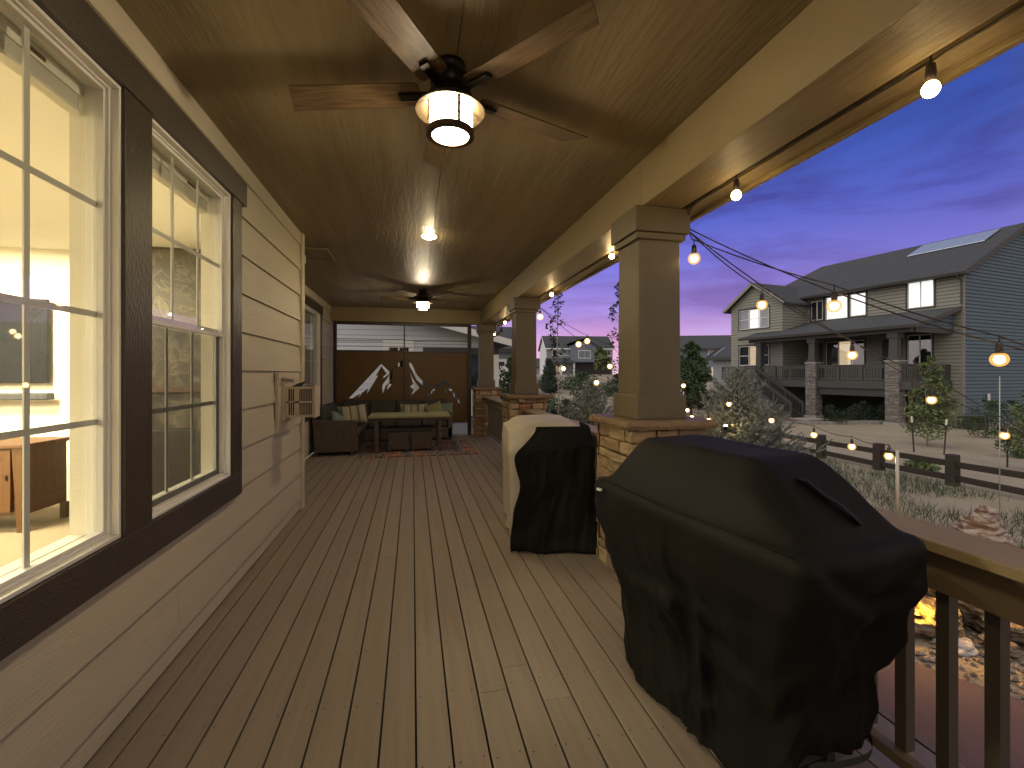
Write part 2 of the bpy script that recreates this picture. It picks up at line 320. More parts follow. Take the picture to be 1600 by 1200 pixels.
def siding(mb, O, U, Nn, u0, u1, z0, z1, rev, holes=(), zbase=0.0, topf=None, t=.018, back=.02, gap=.0035, joints=True):
    """lap boards on the plane through O spanned by U and z; holes = (ua, ub, za, zb); topf(z) -> (ua, ub) clips for gables"""
    O = Vector(O); U = Vector(U).normalized(); Nn = Vector(Nn).normalized()
    k = math.floor((z0 - zbase) / rev)
    while zbase + k * rev < z1 - 1e-4:
        b0 = zbase + k * rev; b1 = b0 + rev; k += 1
        lo, hi = max(b0, z0), min(b1, z1)
        cuts = sorted({lo, hi} | {z for h in holes for z in (h[2], h[3]) if lo < z < hi})
        for a, b in zip(cuts, cuts[1:]):
            if abs(a - b0) < 1e-6: a += gap  # open slot under each board, shaped to read as the lap's shadow line
            if b - a < 1e-4: continue
            mid = (a + b) / 2
            ua, ub = u0, u1; la, lb = u0, u1
            if topf:
                ua, ub = topf(a); la, lb = topf(b)
                if ub - ua < .02: continue
                if lb < la: la = lb = (la + lb) / 2
            segs = [(ua, ub, la, lb)]
            for h in holes:
                if h[2] < mid < h[3]:
                    ns_ = []
                    for (p, q, pl, ql) in segs:
                        if h[1] <= p or h[0] >= q: ns_.append((p, q, pl, ql)); continue
                        if h[0] > p: ns_.append((p, h[0], pl, h[0]))
                        if h[1] < q: ns_.append((h[1], q, h[1], ql))
                    segs = ns_
            oa = t * (1 - (a - b0) / rev) + .003; ob = t * (1 - (b - b0) / rev) + .003
            if rev > .25 and joints:
                jn = [3.66 * m_ + (k * 1.37) % 3.66 - 3.66 * 3 for m_ in range(8)]; cut = []
                for (p, q, pl, ql) in segs:
                    for c_ in jn:
                        if p + .1 < c_ < q - .1: cut.append((p, c_ - .0012, p, c_ - .0012)); p = pl = c_ + .0012
                    cut.append((p, q, pl, ql))
                segs = cut
            for (p, q, pl, ql) in segs:
                P = lambda u, z, n: O + U * u + Nn * n + Vector((0, 0, z))
                mb.hexa([P(p, a, -back), P(q, a, -back), P(q, a, oa), P(p, a, oa), P(pl, b, -back), P(ql, b, -back), P(ql, b, ob), P(pl, b, ob)])
    return mb

# ------------------------------------------------------------------ ground
def gz(x, y):
    z = -.62
    z -= .55 * ss(10.5, 19, x) * (1 - ss(60, 90, y))
    r = math.hypot(x, y); az = math.degrees(math.atan2(x, y))
    z += 2.0 * ss(14, 46, y) * (1 - ss(29, 36, az))
    z += 1.2 * ss(35, 70, r) * ss(29, 36, az) * (1 - ss(50, 70, az))
    z -= 1.0 * ss(80, 300, r)
    z += .05 * noise.noise(Vector((x * .35, y * .35, 0))) * ss(6, 12, r)
    return z
def ax(a, b, near, far_):
    out = [a]; 
    c = a
    while c < b:
        d = near + abs(c) * far_; c += d; out.append(c)
    return out
def grid_axis(lo, hi):
    pos = ax(0, hi, .45, .045); neg = [-q for q in ax(0, -lo, .45, .045)][1:]
    return sorted(neg + pos)
gx, gy = grid_axis(-600, 900), grid_axis(-600, 1400)
mb = MB(); mb.v = [(x, y, gz(x, y)) for y in gy for x in gx]; nx = len(gx)
mb.f = [(j * nx + i, j * nx + i + 1, (j + 1) * nx + i + 1, (j + 1) * nx + i) for j in range(len(gy) - 1) for i in range(nx - 1)]
struct(mb.build('ground', 'lawn_dry', smooth=True))
def sheet(name, poly, m, dz=.012, step=.5):
    """a sheet following the ground; poly = left and right edge point lists of equal length"""
    a, b = poly; mb = MB(); W_ = 6; rows = []
    for p, q in zip(a, b):
        rows.append(mb.pts([(p[0] + (q[0] - p[0]) * i / W_, p[1] + (q[1] - p[1]) * i / W_, gz(p[0] + (q[0] - p[0]) * i / W_, p[1] + (q[1] - p[1]) * i / W_) + dz) for i in range(W_ + 1)]))
    for r0, r1 in zip(rows, rows[1:]):
        for i in range(W_): mb.face(r0 + i, r1 + i, r1 + i + 1, r0 + i + 1)
    return mb.build(name, m)
struct(sheet('path', ([(2.2, y) for y in (-4, -1, .5, 2, 3, 4, 6, 9)], [(4.6, -4), (4.6, -1), (4.55, .5), (3.95, 2), (3.35, 3), (3.1, 4), (3.1, 6), (3.1, 9)]), 'path', .02))

# ------------------------------------------------------------------ our porch
CZ = 3.06; WX = -1.21; RX = -1.84; BZ = 2.73; YE = 11.25
# deck
mb = MB(); dark = MB(); scr = MB()
pitch = .1435; k0 = -13; joist = .4064
i = k0
while .013 + i * pitch < 2.02:
    x0 = .013 + i * pitch + .0042; x1 = x0 + pitch - .0084; i += 1
    ys = -2.5 + rnd.uniform(0, 4.8); y = -2.5
    xa = max(x0, RX); 
    if x1 < RX + .01: continue
    while y < YE + .2:
        y2 = min(ys + rnd.choice([6.096, 4.8768]), YE + .2) if y > -2.5 else ys
        z = rnd.uniform(-.0008, .0008)
        mb.box(xa, y + .0008, -.025, x1, y2 - .0008, z)
        y = y2; ys = y2
    yy = -2.3
    while yy < YE:
        for sx in (.02, pitch - .028):
            cx, cy = x0 + sx + rnd.uniform(-.004, .004), yy + rnd.uniform(-.012, .012)
            b = scr.pts([(cx + .0042 * cos(a * pi / 3), cy + .0042 * sin(a * pi / 3), .0016) for a in range(6)]); scr.face(*[b + q for q in range(6)])
        yy += joist
deck = struct(mb.build('deck', 'deck_board', bevel=.0015))
scr.build('deck_screws', 'screw', deck)
dark.box(RX, -2.5, -.30, 2.03, YE + .2, -.06); dark.build('joist_shade_slab', 'deck_dark', deck)  # solid black slab in place of joists; its colour gives the gaps' shade
box(2.03, -2.5, -.32, 2.07, YE + .25, .0).build('rim_board', 'rail_paint', deck)
sk = MB(); sk.box(2.0, -2.5, -.9, 2.03, YE + .2, -.33); sk.build('skirt', 'deck_dark', deck)

house = thing('porch_house', 'house with the covered deck, beige lap siding and dark window trim', 'house', (0, 0, 0))
# windows (y0, y1, z0, z1) openings in the wall plane X=WX
W1 = (1.12, 2.22, .82, 2.712); W2 = (2.43, 3.40, .82, 2.712)
TR = (.97, 3.565, .66, 2.875)
mb = MB(); siding(mb, (WX - .017, 0, 0), (0, 1, 0), (1, 0, 0), -2.5, 5.39, .02, 3.0, .2805, [TR], .125 - .2805, back=.1)
mb.build('siding_wall', 'siding', house)
for (a, b, c, d) in ((-2.5, .969, .02, 2.93), (.97, 3.564, .02, .65), (3.566, 5.38, .02, 2.93)): box(WX - .105, a, c, WX - .03, b, d).build('lap_shade_sheet', 'deck_dark', house)  # near-black sheet behind the lap slots, standing in for their shadow
box(WX - .1, -2.5, 2.93, WX + .004, 5.39, CZ + .01).build('frieze_board', 'siding', house)
box(WX - .06, 5.39, 0.005, WX + .022, 5.50, CZ).build('corner_board', 'siding', house, bevel=.003)
# dark trim boards
tz0, tz1 = TR[2], TR[3]
g = MB(); g.box(WX - .06, .93, 2.714, WX + .035, 3.64, 2.88); g.build('head_trim', 'dark_trim_flat', house, bevel=.003)
g = MB(); g.box(WX - .06, .97, .66, WX + .026, 3.565, .818); g.build('sill_trim', 'dark_trim_flat', house, bevel=.003)
for (a, b) in ((2.222, 2.427), (3.403, 3.565), (.97, 1.118)):
    box(WX - .06, a, .8185, WX + .026, b, 2.7135).build('side_trim', 'dark_trim', house, bevel=.003)
def frame_rect(mb, x0, x1, y0, y1, z0, z1, w):
    mb.box(x0, y0, z0, x1, y1, z0 + w); mb.box(x0, y0, z1 - w, x1, y1, z1)
    mb.box(x0, y0, z0 + w, x1, y0 + w, z1 - w); mb.box(x0, y1 - w, z0 + w, x1, y1, z1 - w)
def our_window(X, y0, y1, z0, z1, hung, cols, depth=.16, parent=house):
    f = MB(); frame_rect(f, X - .10, X + .012, y0, y1, z0, z1, .015)
    frame_rect(f, X - .10, X - .018, y0 + .0152, y1 - .0152, z0 + .0152, z1 - .0152, .010)
    fr = f.build('window', 'white_vinyl', parent, bevel=.002)
    Y0, Y1, Z0, Z1 = y0 + .0255, y1 - .0255, z0 + .0255, z1 - .0255
    mid = 1.78
    if hung:
        s = MB(); frame_rect(s, X - .052, X - .026, Y0, Y1, mid - .03, Z1, .018); s.build('sash', 'white_vinyl', fr, bevel=.002)
        s = MB(); frame_rect(s, X - .082, X - .056, Y0, Y1, Z0, mid + .02, .030); s.build('sash', 'white_vinyl', fr, bevel=.002)
        P = [(Y0 + .018, Y1 - .018, mid - .012, Z1 - .018, X - .042, 2.22), (Y0 + .03, Y1 - .03, Z0 + .03, mid - .01, X - .071, 1.316)]
    else:
        s = MB(); frame_rect(s, X - .07, X - .03, Y0, Y1, Z0, Z1, .014); s.build('sash', 'white_vinyl', fr, bevel=.002)
        P = [(Y0 + .014, Y1 - .014, Z0 + .014, Z1 - .014, X - .052, None)]
    if hung:
        sc = MB(); q0 = sc.pts([(X - .050, Y0, Z0), (X - .050, Y1, Z0), (X - .050, Y1, mid - .03), (X - .050, Y0, mid - .03)]); sc.face(q0, q0 + 1, q0 + 2, q0 + 3); sc.build('insect_screen', 'insect_mesh', fr)
    for (a, b, c, d, x, zm) in P:
        box(x - .003, a, c, x + .003, b, d).build('pane', 'pane', fr)
        m = MB(); n = cols
        for q in range(1, n):
            yq = a + (b - a) * q / n; m.box(x - .0095, yq - .012, c, x - .0038, yq + .012, d)
        for z in ([zm] if zm else [1.31, 1.75, 2.2]): m.box(x - .0092, a, z - .012, x - .004, b, z + .012)
        m.build('muntins', 'white_vinyl', fr)
    # drywall return, sill and blind headrail on the room side
    r = MB(); r.box(X - depth, y0 + .001, z0 - .02, X - .101, y1 - .001, z0 + .028); r.box(X - depth, y0 + .001, z1 - .02, X - .101, y1 - .001, z1 + .02)
    r.box(X - depth, y0 - .02, z0 - .02, X - .101, y0 + .02, z1 + .02); r.box(X - depth, y1 - .02, z0 - .02, X - .101, y1 + .02, z1 + .02)
    r.build('window_return', 'interior_wall', fr)
    if hung is not None:
        b = MB(); b.box(X - .155, y0 + .03, z1 - .075, X - .11, y1 - .03, z1 - .025)
        for q in range(9): b.box(X - .15, y0 + .035, z1 - .082 - q * .006, X - .115, y1 - .04, z1 - .078 - q * .006)
        b.box(X - .153, y0 + .032, z1 - .148, X - .112, y1 - .037, z1 - .134)
        b.build('raised_blind', 'interior_ceiling', fr)
        box(X - .1095, y1 - .32, z1 - .062, X - .108, y1 - .22, z1 - .046).build('blind_label', 'oak', fr)
    return fr
our_window(WX, *W1, False, 3)
our_window(WX, *W2, True, 3)
# recessed wall
W3 = (7.6, 9.83, .82, 2.712)
mb = MB(); siding(mb, (RX - .017, 0, 0), (0, 1, 0), (1, 0, 0), 5.40, YE + .3, .02, 3.0, .2805, [(W3[0] - .12, W3[1] + .13, W3[2] - .15, 2.875)], .125 - .2805, back=.1)
mb.build('siding_wall', 'siding', house)
box(RX - .1, 5.4, 2.93, RX + .004, YE, CZ).build('frieze_board', 'siding', house)
mb = MB(); siding(mb, (0, 5.50 , 0), (1, 0, 0), (0, 1, 0), RX - .05, WX - .065, .02, CZ, .2805, [], .125 - .2805); mb.build('return_wall', 'siding', house)
g = MB(); g.box(RX - .05, W3[0] - .14, 2.714, RX + .035, W3[1] + .17, 2.88); g.box(RX - .05, W3[0] - .12, .67, RX + .026, W3[1] + .13, .818)
g.box(RX - .05, W3[0] - .12, .8185, RX + .026, W3[0] - .002, 2.7135); g.box(RX - .05, W3[1] + .002, .8185, RX + .026, W3[1] + .13, 2.7135)
g.build('window_trim', 'dark_trim', house, bevel=.003)
our_window(RX, *W3, None, 2)
box(RX - .17, 7.7, .85, RX - .165, 9.8, 2.7).build('roller_blind', 'grey_blind', house)
# ceiling with four sheets, beams, soffit
g = MB()
ys = [-2.5, 1.22, 4.88, 8.54, YE + .3]
for a, b in zip(ys, ys[1:]):
    g.box(RX - .02, a + .002, CZ, .208, b - .002, CZ + .03); g.box(.212, a + .002, CZ, 1.64, b - .002, CZ + .03)
g.build('ceiling', 'ceiling_paint', house)
box(RX - .3, -2.6, CZ + .031, 2.15, YE + .5, CZ + .30).build('roof_deck', 'nb_dark', house)
g = MB(); joint = [-2.5, 3.05, 7.16, YE + .4]
for a, b in zip(joint, joint[1:]): g.box(1.63, a + .0015, BZ, 1.94, b - .0015, CZ + .03)
g.build('beam', 'beam_paint', house, bevel=.003)
box(RX - .02, YE - .15, BZ, 1.629, YE + .15, CZ + .03).build('end_beam', 'beam_paint', house, bevel=.003)
box(1.632, -2.5, BZ - .0025, 1.938, YE + .3, BZ - .0002).build('beam_soffit', 'soffit_paint', house)
g = MB(); g.box(1.94, -2.5, 2.80, 2.02, YE + .4, 2.84); g.box(2.015, -2.5, 2.745, 2.15, YE + .4, 2.78); g.build('eave_soffit', 'soffit_paint', house)
g = MB(); g.prism([(2.15, 2.72), (2.185, 2.72), (2.185, 2.98), (2.15, 2.98)], 1, -2.5, YE + .45); g.build('fascia', 'beam_paint', house, bevel=.003)
g = MB(); g.prism([(2.186, 2.80), (2.25, 2.80), (2.29, 2.86), (2.30, 2.92), (2.186, 2.92)], 1, -2.5, YE + .5); g.build('gutter', 'beam_paint', house)
g = MB(); g.tube([(2.24, YE + .3, 2.82), (2.24, YE + .3, 2.62), (2.12, YE + .32, 2.52), (1.85, YE + .36, 2.42), (1.80, YE + .36, 2.3), (1.80, YE + .36, -.5)], .042, 8)
g.build('downspout', 'column_paint', house, smooth=True)
g = MB(); g.box(-1.40, 6.02, CZ - .012, -1.06, 6.50, CZ - .001); g.build('ceiling_hatch', 'ceiling_paint', house)
g = MB()
for (a, b, c, d) in ((-1.43, -1.03, 5.98, 6.02), (-1.43, -1.03, 6.50, 6.54), (-1.43, -1.40, 6.02, 6.50), (-1.06, -1.03, 6.02, 6.50)): g.box(a, c, CZ - .022, b, d, CZ - .001)
g.build('hatch_frame', 'beam_paint', house)

# interior room
ri = thing('living_room', 'cream painted living room seen through the two near windows', 'room', (0, 0, 0))
XI = WX - .16
box(XI - .02 - 6, -1.2, -.06, XI, 6.4, 0.0).build('carpet_floor', 'carpet', ri)
box(XI - 6, -1.2, 2.95, XI, 6.4, 3.05).build('room_ceiling', 'interior_ceiling', ri)
box(XI - 6.1, 6.3, 0, XI - .50, 6.4, 2.95).build('end_wall', 'interior_wall', ri)
box(XI - 6.1, -1.3, 0, XI, -1.2, 2.95).build('end_wall', 'interior_wall', ri)
box(XI - 6.1, -1.2, 0, XI - 6.0, 6.3, 2.95).build('back_wall', 'interior_wall', ri)
g = MB()   # inner face of the outside wall, with the openings
y = -1.2
for (a, b) in ((W1[0] - .02, W1[1] + .02), (W2[0] - .02, W2[1] + .02)):
    g.box(XI - .001, y, 0, XI + .04, a, 2.95); g.box(XI - .001, a, 0, XI + .04, b, W1[2] - .022); g.box(XI - .001, a, W1[3] + .022, XI + .04, b, 2.95); y = b
g.box(XI - .001, y, 0, XI + .04, 5.35, 2.95); g.box(XI - .52, 5.30, 0, XI, 5.36, 2.95); g.box(XI - .52, 5.36, 0, XI - .48, 6.3, 2.95)
g.build('outside_wall_lining', 'interior_wall', ri)
for (x, y, pw_) in ((-4.3, 4.7, 430), (-5.2, -.2, 420), (-6.0, 2.6, 520)):
    c = MB(); c.lathe(x, y, [(.11, 2.949), (.11, 2.935), (.09, 2.93)], 24)
    c.build('recessed_lamp', 'interior_ceiling', ri)
    ld = bpy.data.lights.new('room_light', 'AREA'); ld.shape = 'DISK'; ld.size = .9; ld.energy = pw_; ld.color = (1, .90, .64)
    lo = bpy.data.objects.new('room_light', ld); COL.objects.link(lo); lo.parent = ri; lo.location = (x, y, 2.92)
fp = thing('fireplace_surround', 'floor to ceiling brown marble fireplace surround seen through the double hung window', 'fireplace', (-2.75, 6.2, 0))
box(-.55, -.30, 0, .75, .0, 2.94).build('stone_panel', 'brown_marble', fp)
box(-.60, -.36, 1.30, .80, -.301, 1.36).build('mantel', 'oak_dark', fp)
sf = thing('leather_sofa', 'dark brown leather sofa back behind the lower window sash', 'sofa', (-2.28, 5.15, 0))
box(-.30, -.5, .05, .30, .5, .44).build('seat', 'leather', sf, bevel=.04); box(-.34, -.55, .1, .36, -.50, 1.02).build('backrest', 'leather', sf, bevel=.05)
tv = thing('television', 'black flat television on the cream wall behind the left window', 'television', (-4.8, 6.28, 1.9))
box(-.75, -.07, -.50, .72, -.03, .46).build('screen', 'tv_black', tv, bevel=.004); box(-.3, -.029, -.2, .3, 0, .2).build('mount', 'stake', tv)
sb = tag(box(-.60, -.06, -.04, .60, .06, .04).build('soundbar', 'stake', bevel=.015), 'black soundbar fixed below the television', 'soundbar'); sb.location = (-4.62, 6.18, 1.25)
cb = thing('sideboard', 'honey oak sideboard with panelled doors standing under the television', 'cabinet', (-3.62, 5.20, 0), R_(-4))
box(-1.5, .02, .16, 0, .52, .80).build('carcass', 'oak_dark', cb, bevel=.004); box(-1.54, -.02, .80, .04, .55, .84).build('top', 'oak', cb, bevel=.006)
for x in (-1.5, 0):
    g = MB(); sx = 1 if x == 0 else -1
    g.hexa([(x - .04 if sx > 0 else x, 0, 0), (x if sx > 0 else x + .04, 0, 0), (x if sx > 0 else x + .04, .05, 0), (x - .04 if sx > 0 else x, .05, 0), (x - .08 if sx > 0 else x, -.005, .80), (x + .005 if sx > 0 else x + .08, -.005, .80), (x + .005 if sx > 0 else x + .08, .06, .80), (x - .08 if sx > 0 else x, .06, .80)])
    g.build('leg', 'oak', cb)
    box(x - .03, .47, 0, x + .03, .52, .16).build('leg', 'oak_dark', cb)
for i in range(3):
    x0 = -1.41 + i * .445; g = MB(); frame_rect_ = [(x0, .20, x0 + .435, .26), (x0, .73, x0 + .435, .785), (x0, .26, x0 + .06, .73), (x0 + .375, .26, x0 + .435, .73)]
    for (a, b, c, d) in frame_rect_: g.box(a, -.012, b, c, .019, d)
    d_ = g.build('door', 'oak', cb); box(x0 + .06, .003, .26, x0 + .375, .018, .73).build('panel', 'oak', d_)
    box(x0 + .40, -.025, .50, x0 + .412, -.013, .55).build('handle', 'bronze', d_)

# ------------------------------------------------------------------ columns
def stone_face(mb, O, U, Nn, w, h, rg, depth=.035, rows=(.055, .125), lens=(.10, .25)):
    O = Vector(O); U = Vector(U); Nn = Vector(Nn); z = 0
    while z < h - .01:
        rh = min(rg.uniform(*rows), h - z)
        if h - z - rh < rows[0] * .6: rh = h - z
        u = 0
        while u < w - .005:
            sw = rg.uniform(*lens) * (1 if rh < .11 else .8)
            if w - u - sw < lens[0] * .6: sw = w - u
            d = depth + rg.uniform(-.014, .016); g_ = .005; j = lambda: rg.uniform(-.009, .009)
            a, b, c, e = u + g_ + j() * .5, u + sw - g_ + j() * .5, z + g_, z + rh - g_
            c1, c2, e1, e2 = c + j(), c + j(), e + j(), e + j()
            P = lambda uu, zz, nn: O + U * uu + Nn * nn + Vector((0, 0, zz))
            b0 = mb.pts([P(a, c1, 0), P(b, c2, 0), P(b, e1, 0), P(a, e2, 0), P(a, c1, d * .75), P(b, c2, d * .75), P(b, e1, d * .75), P(a, e2, d * .75),
                         P(a + .011, c1 + .011, d + j() * .5), P(b - .011, c2 + .011, d + j() * .5), P(b - .011, e1 - .011, d + j() * .5), P(a + .011, e2 - .011, d + j() * .5)])
            for q in ((0, 1, 5, 4), (1, 2, 6, 5), (2, 3, 7, 6), (3, 0, 4, 7), (4, 5, 9, 8), (5, 6, 10, 9), (6, 7, 11, 10), (7, 4, 8, 11), (8, 9, 10, 11)): mb.f.append(tuple(b0 + t for t in q))
            u += sw
        z += rh
def stone_pier(parent, hw, z0, z1, seed, m='veneer_stone', core='mortar', **k):
    rg = random.Random(seed); c = hw - .035
    box(-c, -c, z0, c, c, z1).build('pier_core', core, parent)
    mb = MB()
    for (O, U, Nn) in (((-hw, -c, z0), (1, 0, 0), (0, -1, 0)), ((-c, c, z0), (0, -1, 0), (-1, 0, 0)), ((c, -c, z0), (0, 1, 0), (1, 0, 0)), ((hw, c, z0), (-1, 0, 0), (0, 1, 0))):
        w = 2 * hw if abs(U[0]) > 0 else 2 * c
        stone_face(mb, O, U, Nn, w, z1 - z0, rg, **k)
    return mb.build('stone_veneer', m, parent)
def make_column(x, y, label, seed):
    t = thing('porch_column', label, 'column', (x, y, 0), 0, 'tan columns on stone piers holding up the porch beam')
    stone_pier(t, .305, 0.0, 1.115, seed)
    rg = random.Random(seed + 50); g = MB(); n = 9; C_ = .345; top = []; 
    P0 = []
    for (sx, sy, dx, dy) in ((-1, -1, 1, 0), (1, -1, 0, 1), (1, 1, -1, 0), (-1, 1, 0, -1)):
        for q in range(n): P0.append((sx * C_ + dx * 2 * C_ * q / n + rg.uniform(-.012, .012), sy * C_ + dy * 2 * C_ * q / n + rg.uniform(-.012, .012)))
    m_ = len(P0); b = g.pts([(px, py, 1.115) for px, py in P0] + [(px * 1.02, py * 1.02, 1.14 + rg.uniform(-.005, .005)) for px, py in P0] + [(px * .99, py * .99, 1.172) for px, py in P0])
    for r in range(2):
        for q in range(m_): s_ = (q + 1) % m_; g.face(b + r * m_ + q, b + r * m_ + s_, b + (r + 1) * m_ + s_, b + (r + 1) * m_ + q)
    g.face(*[b + 2 * m_ + q for q in range(m_)]); g.face(*[b + q for q in range(m_)][::-1]); g.build('cap_stone', 'cap_stone', t)
    h = .165
    g = MB(); b_ = .172; g.hexa([(-b_, -b_, 1.172), (b_, -b_, 1.172), (b_, b_, 1.172), (-b_, b_, 1.172), (-h, -h, BZ - .003), (h, -h, BZ - .003), (h, h, BZ - .003), (-h, h, BZ - .003)])
    g.build('shaft', 'column_paint', t, bevel=.006)
    g = MB(); g.box(-.20, -.20, 1.173, .20, .20, 1.35); g.build('base_trim', 'column_paint', t, bevel=.006)
    g = MB(); g.box(-.215, -.215, BZ - .185, .225, .215, BZ - .004); g.box(-.192, -.192, BZ - .235, .20, .192, BZ - .186); g.build('capital', 'column_paint', t, bevel=.006)
    return t
CX = 1.785
for y, lab, sd in ((3.225, 'tan square porch column nearest the camera on a stone pier behind the big black cover', 3),
                   (7.27, 'middle tan porch column on a stone pier beyond the beige draped cover', 11),
                   (11.25, 'farthest tan porch column on a stone pier beside the mountain screen', 23)):
    make_column(CX, y, lab, sd)

# ------------------------------------------------------------------ railings
def railing(y0, y1, label, n_skip=0):
    t = thing('deck_railing', label, 'railing', (CX, y0, 0), 0, 'brown painted railings between the stone piers'); Ln = y1 - y0
    g = MB(); g.box(-.105, 0, .915, .105, Ln, .952); g.build('top_cap', 'rail_cap', t, bevel=.004)
    g = MB(); g.box(-.05, 0, .77, -.012, Ln, .9145); g.build('top_rail', 'rail_paint', t, bevel=.003)
    g = MB(); g.box(-.05, 0, .07, .0, Ln, .11); g.build('bottom_rail', 'rail_paint', t, bevel=.003)
    n = int(Ln / .1375); off = .065
    for i in range(n):
        yy = off + i * .1375
        if yy + .04 < Ln: box(-.0115, yy, .08 if False else .1105, .030, yy + .040, .9145).build('baluster', 'baluster_paint', t)
    return t
railing(-1.9, 2.915, 'railing section right of the large black cover, overlooking the rock fountain')
railing(3.545, 6.96, 'railing section behind the beige and black covered grill')
railing(7.585, 10.94, 'short dark railing between the middle and farthest stone piers')
# ------------------------------------------------------------------ ceiling fans
def fan(y, label, rot, label_tag):
    t = thing('ceiling_fan', label, 'ceiling fan', (.185, y, CZ), 0, 'five bladed lantern ceiling fans')
    g = MB(); g.lathe(0, 0, [(.075, 0), (.075, -.02), (.055, -.05), (.04, -.055), (.04, -.06)], 28); g.build('canopy', 'bronze', t, smooth=True)
    g = MB(); g.lathe(0, 0, [(.04, -.055), (.095, -.062), (.10, -.075), (.10, -.115), (.088, -.13), (.10, -.14), (.125, -.185), (.125, -.20)], 32); g.build('motor', 'bronze', t, smooth=True)
    for k in range(5):
        a = rot + k * 2 * pi / 5; c, s_ = cos(a), sin(a); T = Matrix.Rotation(a, 4, 'Z') @ Matrix.Translation((0, 0, -.145)) @ Matrix.Rotation(R_(11), 4, 'X')
        g = MB(); prof = [(.15, -.060), (.17, -.074), (.85, -.082), (.79, .082), (.17, .074), (.15, .060)]
        pb = [T @ Vector((x, y_, -.004)) for x, y_ in prof] + [T @ Vector((x, y_, .004)) for x, y_ in prof]
        b = g.pts(pb); n = 6; g.face(*[b + i for i in range(n)][::-1]); g.face(*[b + n + i for i in range(n)])
        for i in range(n): g.face(b + i, b + (i + 1) % n, b + n + (i + 1) % n, b + n + i)
        # grain follows the blade: keep blade geometry in its own frame
        inv = T.inverted(); g.v = [tuple(inv @ Vector(v)) for v in g.v]
        bl = g.build('blade', 'blade_wood', t, bevel=.002); bl.matrix_local = T
        g = MB(); g.box(.10, -.024, -.020, .26, .024, -.0045)
        g.build('blade_iron', 'bronze', bl, bevel=.004)
    g = MB(); g.lathe(0, 0, [(.115, -.20), (.13, -.205), (.172, -.232), (.176, -.238), (.172, -.240), (.125, -.212), (.10, -.208)], 40, cap=False); g.build('reflector_dish', 'bronze_light', t, smooth=True)
    g = MB(); g.lathe(0, 0, [(.05, -.208), (.109, -.21), (.110, -.345), (.09, -.352), (.001, -.352)], 40, cap=False); g.build('lamp_shade', 'lamp_glass', t, smooth=True)
    g = MB()
    g.lathe(0, 0, [(.111, -.335), (.119, -.335), (.119, -.362), (.093, -.362), (.093, -.353), (.111, -.353)], 40, cap=False)
    for z in (-.25, -.29): g.lathe(0, 0, [(.1105, z - .0022), (.1145, z - .0022), (.1145, z + .0022), (.1105, z + .0022)], 40, cap=False)
    for k in range(4):
        a = rot + .55 + k * pi / 2; d = Vector((cos(a), sin(a), 0)); g.bar(d * .113 + Vector((0, 0, -.21)), d * .113 + Vector((0, 0, -.34)), .014, .006, up=d)
    g.build('lamp_cage', 'bronze_light', t)
    ld = bpy.data.lights.new('fan_light', 'POINT'); ld.energy = 62; ld.color = (1, .81, .54); ld.shadow_soft_size = .05
    lo = bpy.data.objects.new('fan_light', ld); COL.objects.link(lo); lo.parent = t; lo.location = (0, 0, -.29)
    return t
fan(2.30, 'large near ceiling fan with five wood blades and glowing caged lantern', pi / 2 - R_(-90 + 12.3 + 3), None)
fan(8.62, 'small looking far ceiling fan above the patio table', R_(20), None)
def can(y, label):
    t = thing('recessed_light', label, 'ceiling light', (.18, y, CZ), 0, 'round recessed lights in the porch ceiling')
    g = MB(); g.lathe(0, 0, [(.095, -.001), (.093, -.010), (.076, -.012), (.074, -.004)], 28, cap=False); g.build('trim_ring', 'white_vinyl', t)
    g = MB(); g.lathe(0, 0, [(.074, -.004), (.066, -.020), (.040, -.032), (.001, -.036)], 24, cap=False); g.build('lens', 'can_glass', t)
can(5.2, 'small round lit recessed light between the two fans')
can(-.9, 'round recessed light behind the camera over the near deck')
# ------------------------------------------------------------------ string lights
def catenary(p, q, sag, n=14):
    p = Vector(p); q = Vector(q); return [p + (q - p) * (i / n) - Vector((0, 0, sag * 4 * (i / n) * (1 - i / n))) for i in range(n + 1)]
def at(px, py, D):
    c, s_ = cos(YAW), sin(YAW); r = (px - 800) / 711; return Vector((D * (s_ + r * c), D * (c - r * s_), 1.507 + D * (584 - py) / 711))
def bulb(parent, p, drop=.06, m='bulb_glow', r=.03, amber=False):
    """p = centre of the glass globe; socket above it"""
    p = Vector(p); g = MB()
    g.lathe(p.x, p.y, [(.006, p.z + drop + .045), (.016, p.z + drop + .035), (.019, p.z + drop - .005), (.016, p.z + r * .8)], 10); g.tube([p + Vector((0, 0, drop + .045)), p + Vector((0, 0, drop + .075))], .004, 5)
    s_ = g.build('socket', 'socket', parent, smooth=True)
    g = MB(); g.lathe(p.x, p.y, [(r * .45, p.z + r * 1.15)] + [(r * sin(a), p.z + r * 1.05 * cos(a)) for a in [x * pi / 10 for x in range(2, 10)]] + [(.001, p.z - r * 1.05)], 14, cap=False)
    b = g.build('bulb', m, s_, smooth=True)
    if amber:
        R2 = r * 1.7; g = MB(); g.lathe(p.x, p.y, [(R2 * sin(a), p.z + R2 * cos(a)) for a in [x * pi / 10 for x in range(2, 10)]] + [(.001, p.z - R2)], 14, cap=False); g.build('bulb_halo', 'halo_amber', b, smooth=True)  # emissive amber shell imitating the halo of light round the bulb
    return b
def string_light(label, wires, bulbs, m='bulb_glow', wr=.0048, **k):
    base = Vector(wires[0][0]); t = thing('string_light', label, 'string lights', base, 0, 'warm outdoor string lights')
    g = MB()
    for w in wires: g.tube([Vector(p) - base for p in w], wr, 5)
    g.build('cable', 'cable', t, smooth=True)
    for b in bulbs: bulb(t, Vector(b) - base, m=m, **k)
    return t
bx_ = 1.975
